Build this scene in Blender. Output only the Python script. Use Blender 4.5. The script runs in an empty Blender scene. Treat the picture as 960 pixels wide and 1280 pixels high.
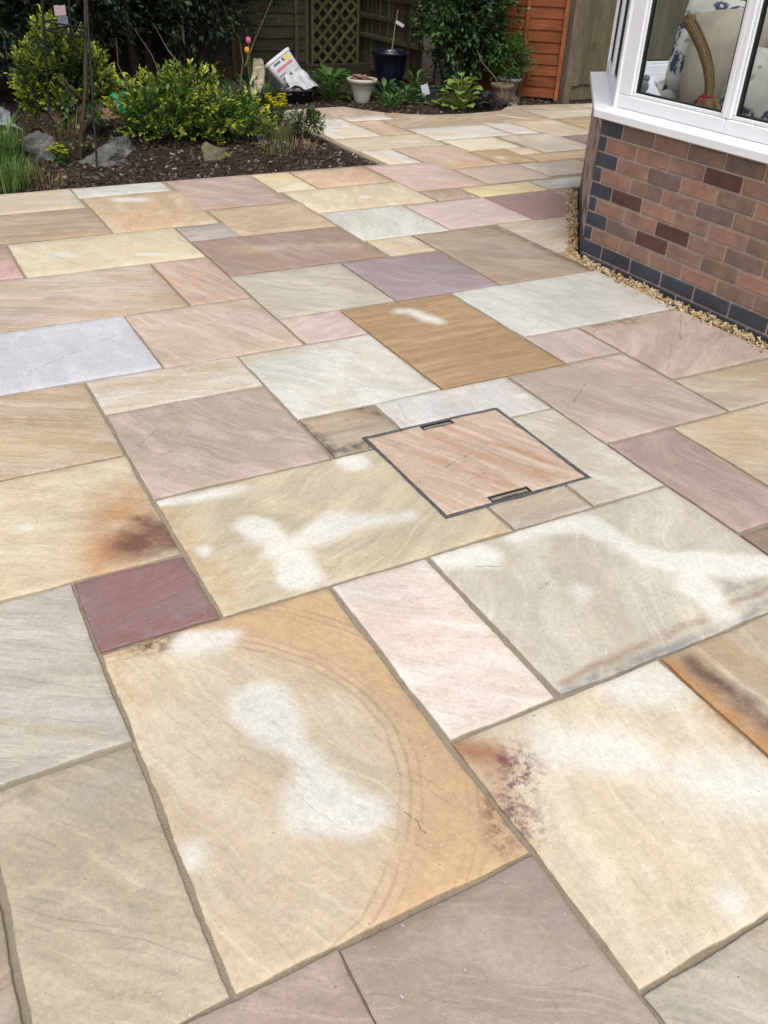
import bpy, bmesh, math, random
import numpy as np
from mathutils import Vector, Matrix, noise as mnoise

random.seed(7); rng = np.random.default_rng(7)
scene = bpy.context.scene
COL = scene.collection
R = math.radians

# ---------------------------------------------------------------- camera
PITCH, ROLL, HEAD = R(33.595), R(2.702), R(29.840)
f0 = Vector((math.sin(HEAD)*math.cos(PITCH), math.cos(HEAD)*math.cos(PITCH), -math.sin(PITCH)))
r0 = Vector((math.cos(HEAD), -math.sin(HEAD), 0)); u0 = r0.cross(f0)
rr = math.cos(ROLL)*r0 + math.sin(ROLL)*u0; uu = -math.sin(ROLL)*r0 + math.cos(ROLL)*u0
cam = bpy.data.cameras.new('camera'); camo = bpy.data.objects.new('camera', cam); COL.objects.link(camo)
mw = Matrix((rr, uu, -f0)).transposed().to_4x4(); mw.translation = (-0.18886, -0.74818, 1.45278)
camo.matrix_world = mw
cam.sensor_fit = 'VERTICAL'; cam.sensor_height = 36; cam.sensor_width = 27; cam.lens = 36*1095.65/1280
cam.clip_start = 0.02; cam.clip_end = 600
scene.camera = camo

# ---------------------------------------------------------------- sky, sun, exposure
SUN_EL, SUN_AZ = R(58), R(205)          # azimuth measured from +Y towards +X
world = bpy.data.worlds.new('World'); scene.world = world; world.use_nodes = True
wt = world.node_tree; wt.nodes.clear()
sky = wt.nodes.new('ShaderNodeTexSky'); sky.sky_type = 'NISHITA'; sky.sun_disc = False
sky.sun_elevation = SUN_EL; sky.sun_rotation = SUN_AZ; sky.air_density = 1.0; sky.dust_density = 4.0; sky.ozone_density = 1.0
hs = wt.nodes.new('ShaderNodeHueSaturation'); hs.inputs['Saturation'].default_value = 0.28
bg = wt.nodes.new('ShaderNodeBackground'); bg.inputs['Strength'].default_value = 0.14
wo = wt.nodes.new('ShaderNodeOutputWorld')
wt.links.new(sky.outputs[0], hs.inputs['Color']); wt.links.new(hs.outputs[0], bg.inputs[0]); wt.links.new(bg.outputs[0], wo.inputs[0])
sl = bpy.data.lights.new('sun', 'SUN'); sl.energy = 1.2; sl.angle = R(28); sl.color = (1, 0.965, 0.91)
so = bpy.data.objects.new('sun', sl); COL.objects.link(so)
sd = Vector((math.sin(SUN_AZ)*math.cos(SUN_EL), math.cos(SUN_AZ)*math.cos(SUN_EL), math.sin(SUN_EL)))
so.rotation_euler = sd.to_track_quat('Z', 'Y').to_euler(); so.location = (0, 0, 20)
scene.view_settings.view_transform = 'Standard'; scene.view_settings.look = 'None'
scene.view_settings.gamma = 1; scene.view_settings.use_curve_mapping = False
scene.view_settings.exposure = 0.41
scene.cycles.adaptive_threshold = 0.02; scene.cycles.max_bounces = 4; scene.cycles.transparent_max_bounces = 12

# ---------------------------------------------------------------- helpers
DISP = 1.5                                  # how much brighter than its albedo a level surface shows
def lin(c, k=DISP):
    o = []
    for v in c:
        v = v/255; o.append((v/12.92 if v <= 0.04045 else ((v+0.055)/1.055)**2.4)/k)
    return (o[0], o[1], o[2], 1)

class NT:
    def __init__(s, name):
        s.mat = bpy.data.materials.new(name); s.mat.use_nodes = True
        s.t = s.mat.node_tree; s.t.nodes.clear()
    def put(s, node, key, v):
        i = node.inputs[key]
        if hasattr(v, 'is_linked') or isinstance(v, bpy.types.NodeSocket): s.t.links.new(v, i)
        else: i.default_value = v
    def new(s, typ, **kw):
        n = s.t.nodes.new(typ)
        for k, v in kw.items(): setattr(n, k, v)
        return n
    def coord(s, which='Object'): return s.new('ShaderNodeTexCoord').outputs[which]
    def math(s, op, a, b=None, clamp=False):
        n = s.new('ShaderNodeMath', operation=op, use_clamp=clamp); s.put(n, 0, a)
        if b is not None: s.put(n, 1, b)
        return n.outputs[0]
    def vm(s, op, a, b=None, sc=None):
        n = s.new('ShaderNodeVectorMath', operation=op); s.put(n, 0, a)
        if b is not None: s.put(n, 1, b)
        if sc is not None: s.put(n, 'Scale', sc)
        return n.outputs['Value'] if op in ('LENGTH', 'DOT_PRODUCT', 'DISTANCE') else n.outputs[0]
    def noise(s, vec, scale, detail=3, rough=0.55, dist=0, col=False):
        n = s.new('ShaderNodeTexNoise'); s.put(n, 'Vector', vec); n.inputs['Scale'].default_value = scale
        n.inputs['Detail'].default_value = detail; n.inputs['Roughness'].default_value = rough; n.inputs['Distortion'].default_value = dist
        return n.outputs['Color' if col else 'Fac']
    def voro(s, vec, scale, feat='F1', rand=1, out='Distance'):
        n = s.new('ShaderNodeTexVoronoi', feature=feat); s.put(n, 'Vector', vec); n.inputs['Scale'].default_value = scale
        n.inputs['Randomness'].default_value = rand
        return n.outputs[out]
    def mapr(s, v, a, b, c=0.0, d=1.0, smooth=True):
        n = s.new('ShaderNodeMapRange', interpolation_type='SMOOTHSTEP' if smooth else 'LINEAR')
        s.put(n, 0, v); s.put(n, 1, a); s.put(n, 2, b); s.put(n, 3, c); s.put(n, 4, d)
        return n.outputs[0]
    def mix(s, fac, a, b, blend='MIX'):
        n = s.new('ShaderNodeMix', data_type='RGBA', blend_type=blend, clamp_result=False)
        s.put(n, 0, fac); s.put(n, 6, a); s.put(n, 7, b)
        return n.outputs[2]
    def mapping(s, vec, loc=(0, 0, 0), rot=(0, 0, 0), sc=(1, 1, 1)):
        n = s.new('ShaderNodeMapping'); s.put(n, 0, vec); n.inputs[1].default_value = loc; n.inputs[2].default_value = rot; n.inputs[3].default_value = sc
        return n.outputs[0]
    def bump(s, h, strength=0.5, dist=0.002, nrm=None):
        n = s.new('ShaderNodeBump'); s.put(n, 'Height', h); n.inputs['Strength'].default_value = strength; n.inputs['Distance'].default_value = dist
        if nrm is not None: s.put(n, 'Normal', nrm)
        return n.outputs[0]
    def bsdf(s, col, rough=0.7, normal=None, spec=0.35, **kw):
        n = s.new('ShaderNodeBsdfPrincipled'); s.put(n, 'Base Color', col); s.put(n, 'Roughness', rough)
        n.inputs['Specular IOR Level'].default_value = spec
        if normal is not None: s.put(n, 'Normal', normal)
        for k, v in kw.items(): s.put(n, k, v)
        return n.outputs[0]
    def out(s, sh):
        o = s.new('ShaderNodeOutputMaterial'); s.t.links.new(sh, o.inputs[0]); return s.mat

def link(o, parent=None):
    COL.objects.link(o)
    if parent is not None: o.parent = parent
    return o
def tag(o, label=None, cat=None, group=None, kind=None):
    for k, v in (('label', label), ('category', cat), ('group', group), ('kind', kind)):
        if v: o[k] = v
    return o
def empty(name, loc=(0, 0, 0), rz=0, label=None, cat=None, group=None):
    o = bpy.data.objects.new(name, None); o.location = loc; o.rotation_euler = (0, 0, rz); o.empty_display_size = 0.1
    link(o); return tag(o, label, cat, group)
def meshobj(name, verts, faces, mat, parent=None, loc=None, smooth=False):
    me = bpy.data.meshes.new(name); me.from_pydata([tuple(v) for v in verts], [], faces); me.update()
    if mat: me.materials.append(mat)
    if smooth: me.polygons.foreach_set('use_smooth', [True]*len(me.polygons))
    o = bpy.data.objects.new(name, me)
    if loc: o.location = loc
    return link(o, parent)

class MB:
    """collects solid shapes into one mesh"""
    def __init__(s): s.v = []; s.f = []
    def add(s, vs, fs):
        b = len(s.v); s.v += [tuple(v) for v in vs]; s.f += [tuple(i+b for i in f) for f in fs]; return s
    def box(s, c, d, m=None):
        x, y, z = d[0]/2, d[1]/2, d[2]/2
        vs = [Vector((sx*x, sy*y, sz*z)) for sz in (-1, 1) for sy in (-1, 1) for sx in (-1, 1)]
        if m is not None: vs = [m @ v for v in vs]
        vs = [v+Vector(c) for v in vs]
        return s.add(vs, [(0, 2, 3, 1), (4, 5, 7, 6), (0, 1, 5, 4), (2, 6, 7, 3), (0, 4, 6, 2), (1, 3, 7, 5)])
    def cbox(s, c, d, e=0.003, m=None):
        """box with chamfered edges"""
        h = [d[0]/2, d[1]/2, d[2]/2]; vs = []; idx = {}
        for sx in (-1, 1):
            for sy in (-1, 1):
                for sz in (-1, 1):
                    sg = (sx, sy, sz)
                    for ax in range(3):
                        p = [sg[k]*(h[k] if k == ax else h[k]-e) for k in range(3)]
                        idx[(sg, ax)] = len(vs); vs.append(Vector(p))
        fs = []
        for ax in range(3):
            a, b = [k for k in range(3) if k != ax]
            for sn in (-1, 1):
                def q(sa, sb):
                    g = [0, 0, 0]; g[ax] = sn; g[a] = sa; g[b] = sb; return idx[(tuple(g), ax)]
                fs.append((q(-1, -1), q(1, -1), q(1, 1), q(-1, 1)))
        for ax in range(3):
            a, b = [k for k in range(3) if k != ax]
            for sa in (-1, 1):
                for sb in (-1, 1):
                    def g2(t, face):
                        g = [0, 0, 0]; g[ax] = t; g[a] = sa; g[b] = sb; return idx[(tuple(g), face)]
                    fs.append((g2(-1, a), g2(1, a), g2(1, b), g2(-1, b)))
        for sx in (-1, 1):
            for sy in (-1, 1):
                for sz in (-1, 1): fs.append(tuple(idx[((sx, sy, sz), ax)] for ax in range(3)))
        if m is not None: vs = [m @ v for v in vs]
        return s.add([v+Vector(c) for v in vs], fs)
    def tube(s, pts, rad, n=8, cap=True):
        pts = [Vector(p) for p in pts]; rad = rad if hasattr(rad, '__len__') else [rad]*len(pts)
        b = len(s.v); prev = None
        for i, p in enumerate(pts):
            t = (pts[min(i+1, len(pts)-1)]-pts[max(i-1, 0)]).normalized()
            a = t.orthogonal().normalized() if prev is None else (prev-t*prev.dot(t)).normalized()
            prev = a; c = t.cross(a)
            for k in range(n):
                an = 2*math.pi*k/n; s.v.append(tuple(p+rad[i]*(math.cos(an)*a+math.sin(an)*c)))
        for i in range(len(pts)-1):
            for k in range(n):
                s.f.append((b+i*n+k, b+i*n+(k+1) % n, b+(i+1)*n+(k+1) % n, b+(i+1)*n+k))
        if cap:
            s.f.append(tuple(b+k for k in range(n))[::-1]); e = b+(len(pts)-1)*n; s.f.append(tuple(e+k for k in range(n)))
        return s
    def lathe(s, prof, n=24, c=(0, 0, 0), m=None):
        b = len(s.v); c = Vector(c)
        for r, z in prof:
            for k in range(n):
                a = 2*math.pi*k/n; v = Vector((r*math.cos(a), r*math.sin(a), z))
                if m is not None: v = m @ v
                s.v.append(tuple(v+c))
        for i in range(len(prof)-1):
            for k in range(n): s.f.append((b+i*n+k, b+i*n+(k+1) % n, b+(i+1)*n+(k+1) % n, b+(i+1)*n+k))
        s.f.append(tuple(b+k for k in range(n))[::-1]); e = b+(len(prof)-1)*n; s.f.append(tuple(e+k for k in range(n)))
        return s
    def prism(s, poly, z0, z1):
        n = len(poly); vs = [(x, y, z0) for x, y in poly]+[(x, y, z1) for x, y in poly]
        return s.add(vs, [tuple(range(n))[::-1], tuple(range(n, 2*n))]+[(i, (i+1) % n, n+(i+1) % n, n+i) for i in range(n)])
    def build(s, name, mat, parent=None, smooth=False, loc=None): return meshobj(name, s.v, s.f, mat, parent, loc, smooth)

def copy_obj(o, parent, loc=None, rot=None, scale=None):
    c = o.copy(); link(c); c.parent = parent
    if loc is not None: c.location = loc
    if rot is not None: c.rotation_euler = rot
    if scale is not None: c.scale = scale
    return c

# ---------------------------------------------------------------- materials
def simple_mat(name, col, rough=0.6, nscale=30, var=0.12, spec=0.4, bump=0.0, bscale=80, bdist=0.002, raw=False, **kw):
    n = NT(name); p = n.coord(); c = col if raw else lin(col)
    v = n.noise(p, nscale, 5, 0.6); f = n.mapr(v, 0.3, 0.7, 1-var, 1+var, False)
    cc = n.mix(1.0, c, n.vm('SCALE', (1, 1, 1), sc=f), 'MULTIPLY')
    nr = n.bump(n.noise(p, bscale, 4), bump, bdist) if bump else None
    return n.out(n.bsdf(cc, rough, nr, spec, **kw))

def wood_mat(name, c1, c2, axis=0, rough=0.85, green=None, gz=(0.0, 0.6)):
    n = NT(name); p = n.coord(); oi = n.new('ShaderNodeObjectInfo')
    rv = n.vm('SCALE', (13.7, 7.1, 5.3), sc=oi.outputs['Random']); p2 = n.vm('ADD', p, rv)
    sc = [60, 60, 60]; sc[axis] = 4
    g = n.noise(n.mapping(p2, sc=tuple(sc)), 1, 4, 0.65, 0.4)
    col = n.mix(n.mapr(g, 0.3, 0.7), lin(c1), lin(c2))
    b = n.noise(p2, 5, 4); col = n.mix(1.0, col, n.vm('SCALE', (1, 1, 1), sc=n.mapr(b, 0.25, 0.75, 0.7, 1.25, False)), 'MULTIPLY')
    col = n.mix(1.0, col, n.vm('SCALE', (1, 1, 1), sc=n.mapr(oi.outputs['Random'], 0, 1, 0.82, 1.16, False)), 'MULTIPLY')
    if green: col = n.mix(n.math('MULTIPLY', n.mapr(n.noise(p2, 9, 5, 0.7), 0.45, 0.7), 0.75), col, lin(green))
    return n.out(n.bsdf(col, rough, n.bump(g, 0.5, 0.002), 0.25))

def leaf_mat(name, c1, c2, tip=None, rough=0.5, trans=0.25, spec=0.35, k=1.0):
    n = NT(name); ge = n.new('ShaderNodeNewGeometry'); ri = ge.outputs['Random Per Island']
    col = n.mix(ri, (*c1, 1), (*c2, 1))
    if tip is not None:
        at = n.new('ShaderNodeAttribute', attribute_name='young')
        col = n.mix(at.outputs['Fac'], col, (*tip, 1))
    br = n.mapr(n.noise(n.coord(), 9, 3), 0.3, 0.7, 0.8*k, 1.2*k, False)
    col = n.mix(1.0, col, n.vm('SCALE', (1, 1, 1), sc=br), 'MULTIPLY')
    sh = n.bsdf(col, rough, None, spec)
    tr = n.new('ShaderNodeBsdfTranslucent'); n.put(tr, 0, n.mix(0.5, col, (0.10, 0.16, 0.02, 1)))
    mx = n.new('ShaderNodeMixShader'); mx.inputs[0].default_value = trans
    n.t.links.new(sh, mx.inputs[1]); n.t.links.new(tr.outputs[0], mx.inputs[2])
    return n.out(mx.outputs[0])

def sl_(c, sat=0.80, comp=0.12):
    g = 0.3*c[0]+0.55*c[1]+0.15*c[2]; o = []
    up = 15*min(1, max(0, (g-160)/30))
    for v, a in zip(c, (7, 2, 0)):
        v = g+sat*(v-g)+a+up; o.append(min(250, v+comp*max(0, 205-v)))
    return lin(o)
# sandstone: every slab has its own mix of tints, bedding streaks, dry patches and stains
def seg_mask(n, p, a, b, r, soft, add=None):
    a = Vector((*a, 0)); b = Vector((*b, 0))
    if (b-a).length < 1e-5: d = n.vm('DISTANCE', p, tuple(a))
    else:
        ba = b-a; pa = n.vm('SUBTRACT', p, tuple(a))
        h = n.math('MULTIPLY', n.vm('DOT_PRODUCT', pa, tuple(ba)), 1/ba.length_squared, clamp=True)
        d = n.vm('LENGTH', n.vm('SUBTRACT', pa, n.vm('SCALE', tuple(ba), sc=h)))
    if add is not None: d = n.math('ADD', d, add)
    return n.mapr(d, r+soft, max(r-soft, 0), 0, 1)

def stone_mat(name, c1, c2, seed, o, feats, centre):
    n = NT(name); rs = random.Random(seed)
    pc0 = n.coord('Object')
    pc = n.vm('MULTIPLY', pc0, (1, 1, 0))
    sv = tuple(rs.uniform(-40, 40) for _ in range(3)); ps = n.vm('ADD', pc0, sv)
    ang = R(o.get('ang', rs.uniform(0, 180)))
    st = n.vm('MULTIPLY', n.mapping(ps, rot=(0, 0, ang)), (1.0, o.get('stretch', 3.0), 1))
    w = n.vm('SUBTRACT', n.noise(ps, 3.0, 1, 0.55, col=True), (0.5, 0.5, 0.5))
    stw = n.vm('ADD', st, n.vm('SCALE', w, sc=0.5))
    n1 = n.noise(stw, o.get('s1', 3.2), 3, 0.6)
    col = n.mix(n.mapr(n1, 0.36, 0.60), sl_(tuple(v+5 for v in c1)), sl_(tuple(v-1 for v in c2)))
    # iron-tinted clouds and faint bedding streaks
    tint = o.get('tint', tuple(min(255, int(v)) for v in (c1[0]*1.02, c1[1]*0.92, c1[2]*0.76)))
    n4 = n.noise(n.vm('ADD', stw, (7.3, 2.1, 4.4)), 2.0, 2, 0.55)
    col = n.mix(n.math('MULTIPLY', n.mapr(n4, 0.44, 0.66), o.get('tinta', 0.65)), col, sl_(tint))
    stk = n.noise(n.mapping(stw, sc=(0.7, 5.5, 1)), 3.5, 3, 0.65)
    col = n.mix(n.math('MULTIPLY', n.mapr(stk, 0.52, 0.70), o.get('streaka', 0.35)*0.9), col, sl_(o.get('streak', tuple(v*0.9 for v in c2))))
    col = n.mix(n.math('MULTIPLY', n.mapr(stk, 0.44, 0.30), o.get('palea', 0.36)), col, sl_(tuple(min(255, v*1.10+10) for v in c1)))
    if feats:
        wp = n.vm('SUBTRACT', n.noise(ps, 5, 2, 0.6, col=True), (0.5, 0.5, 0.5))
        pw = n.vm('ADD', pc, n.vm('MULTIPLY', n.vm('SCALE', wp, sc=0.09), (1, 1, 0)))
    cracks = None; dry = None
    scal = None
    if any(f[0] == 'dry' for f in feats):
        scal = n.math('MULTIPLY', n.math('SUBTRACT', 0.42, n.voro(n.vm('ADD', pw, tuple(v*0.1 for v in sv)), 6.5, 'SMOOTH_F1', 0.9)), 0.09)
    def loc(pt): return (pt[0]-centre[0], pt[1]-centre[1])
    for ft in feats:
        k = ft[0]
        if k == 'dry':                      # pale dry patch, soft edged
            m = seg_mask(n, pw, loc(ft[1]), loc(ft[2]), ft[3]*1.12+.003, (ft[4] if len(ft) > 4 else 0.022)*1.15, scal if ft[3] > .02 else None)
            dry = m if dry is None else n.math('MAXIMUM', dry, m)
        elif k == 'stain':
            m = seg_mask(n, pw, loc(ft[1]), loc(ft[2]), ft[3], ft[4])
            g = n.mapr(n.noise(ps, ft[7] if len(ft) > 7 else 22, 4, 0.7), ft[8] if len(ft) > 8 else 0.32, 0.62)
            col = n.mix(n.math('MULTIPLY', n.math('MULTIPLY', m, g), ft[6]), col, sl_(ft[5], .85, 0))
        elif k == 'ring':                   # curved iron banding
            c = Vector((*loc(ft[1]), 0)); q = n.vm('SUBTRACT', n.vm('ADD', pc, n.vm('MULTIPLY', n.vm('SCALE', wp, sc=0.035), (1, 1, 0))), tuple(c))
            q = n.vm('MULTIPLY', q, (1/ft[2][0], 1/ft[2][1], 0)); d = n.vm('LENGTH', q)
            s1 = n.math('SINE', n.math('MULTIPLY', n.math('ADD', d, n.math('MULTIPLY', n1, 0.03)), 140)); band = n.mapr(s1, 0.2, 0.95)
            fine = n.mapr(n.math('SINE', n.math('MULTIPLY', d, 21)), -0.3, 1.0)
            zone = n.math('MULTIPLY', n.mapr(d, 0.78, 0.95), n.mapr(n.noise(ps, 3.3, 3), 0.22, 0.50))
            col = n.mix(n.math('MULTIPLY', n.mapr(d, 0.86, 1.10), 0.72), col, sl_(ft[3], .85, 0))
            col = n.mix(n.math('MULTIPLY', zone, n.math('MULTIPLY', band, n.math('MULTIPLY', fine, 0.30))), col, sl_(ft[4], .85, 0))
        elif k == 'crack':
            pk = n.vm('ADD', pc, n.vm('MULTIPLY', n.vm('SCALE', n.vm('SUBTRACT', n.noise(ps, 24, 2, 0.65, col=True), (0.5, 0.5, 0.5)), sc=0.03), (1, 1, 0)))
            m = seg_mask(n, pk, loc(ft[1]), loc(ft[2]), 0.0008, 0.0014)
            m = n.math('MULTIPLY', m, n.mapr(n.noise(ps, 30, 2), 0.34, 0.48))
            cracks = m if cracks is None else n.math('MAXIMUM', cracks, m)
    if dry is not None: col = n.mix(n.math('MULTIPLY', dry, 0.92), col, lin((248, 244, 234)))
    n2 = n.noise(ps, 20, 4, 0.72); n3 = n.noise(ps, 280, 1, 0.6); nl = n.noise(ps, 1.9, 0, 0.5); n5 = n.noise(ps, 85, 1, 0.65)
    br = n.math('MULTIPLY', n.mapr(n2, 0.25, 0.75, 0.91, 1.09, False), n.mapr(n3, 0.25, 0.75, 0.92, 1.08, False))
    br = n.math('MULTIPLY', br, n.mapr(nl, 0.3, 0.7, 0.93, 1.07, False))
    br = n.math('MULTIPLY', br, n.mapr(n5, 0.25, 0.75, 0.91, 1.09, False))
    col = n.mix(1.0, col, n.vm('SCALE', (1, 1, 1), sc=br), 'MULTIPLY')
    spk = n.math('MULTIPLY', n.mapr(n5, 0.70, 0.78), n.mapr(n2, 0.46, 0.56))
    col = n.mix(n.math('MULTIPLY', spk, 0.55), col, sl_((112, 96, 80)))
    spw = n.math('MULTIPLY', n.mapr(n5, 0.29, 0.22), n.mapr(n2, 0.52, 0.42))
    col = n.mix(n.math('MULTIPLY', spw, 0.5), col, sl_((240, 236, 226)))
    # riven relief: stepped ledges along the bedding plus grit
    t = n.noise(n.vm('ADD', st, (1.7, 8.1, 2.9)), 2.4, 3, 0.58, 0.3)
    tt = n.math('MULTIPLY', t, 9.0); fl = n.math('FLOOR', tt); fr = n.math('SUBTRACT', tt, fl)
    terr = n.math('ADD', fl, n.mapr(fr, 0.62, 1.0))
    ledge = n.math('MULTIPLY', n.mapr(fr, 0.90, 0.965), n.mapr(fr, 1.0, 0.985)); ledge = n.math('MULTIPLY', ledge, n.mapr(n2, 0.48, 0.60))
    col = n.mix(n.math('MULTIPLY', ledge, o.get('ledge', 0.30)*0.16), col, sl_(tuple(v*0.62 for v in c2)))
    h = n.math('ADD', n.math('MULTIPLY', terr, 0.55), n.math('ADD', n.math('MULTIPLY', n2, 1.1), n.math('MULTIPLY', n3, 0.35)))
    if cracks is not None:
        col = n.mix(n.math('MULTIPLY', cracks, 0.42), col, sl_((96, 84, 72))); h = n.math('SUBTRACT', h, n.math('MULTIPLY', cracks, 1.5))
    ro = n.mapr(n2, 0.3, 0.7, 0.50, 0.74, False)
    return n.out(n.bsdf(col, ro, n.bump(h, 0.62, 0.0026), 0.45))

# mortar joints
def mortar_mat():
    n = NT('sandy_mortar'); p = n.coord()
    a = n.noise(p, 5, 4); b = n.noise(p, 420, 3, 0.7); c = n.noise(p, 60, 5, 0.7)
    col = n.mix(n.mapr(a, 0.3, 0.7), lin((178, 164, 142)), lin((160, 147, 127)))
    col = n.mix(n.mapr(b, 0.35, 0.7), col, lin((188, 176, 156)))
    col = n.mix(n.math('MULTIPLY', n.mapr(c, 0.55, 0.75), 0.5), col, lin((110, 98, 82)))
    h = n.math('ADD', b, n.math('MULTIPLY', c, 1.5))
    return n.out(n.bsdf(col, 0.95, n.bump(h, 0.8, 0.003), 0.15))
M_MORTAR = mortar_mat()

def soil_mat():
    n = NT('dark_soil'); p = n.coord()
    a = n.noise(p, 60, 6, 0.75); b = n.noise(p, 4, 4)
    col = n.mix(n.mapr(a, 0.35, 0.7), (0.016, 0.011, 0.008, 1), (0.062, 0.045, 0.033, 1))
    col = n.mix(n.math('MULTIPLY', n.mapr(b, 0.45, 0.7), 0.5), col, (0.075, 0.060, 0.045, 1))
    return n.out(n.bsdf(col, 0.95, n.bump(a, 1.0, 0.02), 0.15))
M_SOIL = soil_mat()

# ================================================================ GROUND AND PATIO
U = 0.3
def ground_mat():
    n = NT('garden_ground'); p = n.coord()
    a = n.noise(p, 3, 6, 0.65); b = n.noise(p, 60, 4)
    col = n.mix(n.mapr(a, 0.35, 0.65), (0.030, 0.045, 0.014, 1), (0.055, 0.050, 0.028, 1))
    col = n.mix(n.mapr(b, 0.4, 0.7), col, (0.022, 0.030, 0.011, 1))
    return n.out(n.bsdf(col, 0.95, n.bump(b, 0.8, 0.02), 0.15))
tag(meshobj('ground', [(-250, -250, -0.10), (250, -250, -0.10), (250, 250, -0.10), (-250, 250, -0.10)], [(0, 1, 2, 3)], ground_mat()), kind='structure')

# patio edge against the back border (metres), from left to right
EDGE = [(3.27, 7.56), (3.93, 7.62), (4.03, 7.38), (4.20, 7.20), (4.36, 7.07), (4.57, 6.99), (4.96, 6.95), (5.36, 6.99), (5.52, 7.10), (5.675, 7.22), (6.24, 7.17), (6.9, 7.16), (12, 7.16)]
BEDX = [(5.27, 3.125), (6.18, 3.125), (6.62, 3.25), (7.0, 3.27), (7.56, 3.27)]      # right side of the flower bed
def interp(tab, v): return float(np.interp(v, [a for a, _ in tab], [b for _, b in tab]))
base_poly = [(-4.2, -3.0), (3.0, -3.0), (3.0, 2.93), (3.06, 3.02), (3.88, 4.06), (3.98, 4.2), (12, 4.2)]+[(x, y) for x, y in EDGE[::-1]]+[(3.10, 7.56), (3.10, 6.62), (3.10, 5.29), (-4.2, 5.29)]
PATIO = MB()
bmp = bmesh.new(); vs = [bmp.verts.new((x, y, -0.0075)) for x, y in base_poly]; fc = bmp.faces.new(vs); bmp.normal_update()
if fc.normal.z < 0: fc.normal_flip()
ex = bmesh.ops.extrude_face_region(bmp, geom=[fc])
for v in [g for g in ex['geom'] if isinstance(g, bmesh.types.BMVert)]: v.co.z = -0.085
bmesh.ops.triangulate(bmp, faces=bmp.faces[:])
bmesh.ops.recalc_face_normals(bmp, faces=bmp.faces[:])
me = bpy.data.meshes.new('patio'); bmp.to_mesh(me); bmp.free(); me.materials.append(M_MORTAR)
patio = link(bpy.data.objects.new('patio', me)); tag(patio, kind='structure')

G = 0.019         # half joint, in grid units
def rag(p, amp):
    v = mnoise.noise_vector(Vector(p)*9)*0.0034 + mnoise.noise_vector(Vector(p)*45+Vector((5, 5, 5)))*amp
    return v

def slab_mesh(name, x0, x1, y0, y1, cuts, ds, seed, e=0.003):
    """riven slab: gridded top with worn, wandering edges; cuts = rectangles cut out of it (metres)"""
    cx, cy = (x0+x1)/2, (y0+y1)/2
    def lines(a, b, extra):
        s = {a, b, a+e, b-e}
        for c in extra:
            for d in (-e, 0, e):
                if a < c+d < b: s.add(c+d)
        s = sorted(s); o = []
        for i in range(len(s)-1):
            k = max(1, int(round((s[i+1]-s[i])/ds)))
            o += [s[i]+(s[i+1]-s[i])*j/k for j in range(k)]
        return o+[s[-1]]
    xs = lines(x0, x1, [c for q in cuts for c in (q[0], q[1])]); ys = lines(y0, y1, [c for q in cuts for c in (q[2], q[3])])
    vid = {}; V = []; F = []
    def vert(i, j):
        if (i, j) not in vid: vid[(i, j)] = len(V); V.append([xs[i], ys[j], 0.0])
        return vid[(i, j)]
    for i in range(len(xs)-1):
        for j in range(len(ys)-1):
            mx, my = (xs[i]+xs[i+1])/2, (ys[j]+ys[j+1])/2
            if any(q[0] < mx < q[1] and q[2] < my < q[3] for q in cuts): continue
            F.append((vert(i, j), vert(i+1, j), vert(i+1, j+1), vert(i, j+1)))
    cnt = {}
    for f in F:
        for a, b in zip(f, f[1:]+f[:1]): cnt.setdefault((min(a, b), max(a, b)), []).append((a, b))
    bd = [d[0] for d in cnt.values() if len(d) == 1]; bv = {v for d in bd for v in d}
    so3 = Vector((seed*3.1, seed*1.7, seed*0.37)); rs = random.Random(seed)
    tx, ty, tz = rs.uniform(-.0035, .0035), rs.uniform(-.0035, .0035), rs.uniform(-.0014, .0014)
    for k, v in enumerate(V):
        p = Vector((v[0], v[1], 0))+so3
        z = tz+tx*(v[0]-cx)+ty*(v[1]-cy)+0.0011*mnoise.fractal(p*6, 1.0, 2.0, 4)
        d = min(v[0]-x0, x1-v[0], v[1]-y0, y1-v[1]); r = rag(p, 0.0016 if d < 0.03 else 0.0003)
        if k in bv: z -= 0.0014+0.0016*abs(mnoise.noise(p*30)); r = r*1.25
        V[k] = [v[0]+r.x-cx, v[1]+r.y-cy, z]
    nb = {}
    for v in bv: nb[v] = len(V); V.append([V[v][0], V[v][1], -0.03])
    nt = len(F)
    for a, b in bd: F.append((b, a, nb[a], nb[b]))
    me = bpy.data.meshes.new(name); me.from_pydata(V, [], F); me.update()
    me.polygons.foreach_set('use_smooth', [i < nt for i in range(len(F))])
    return me, (cx, cy)

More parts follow.
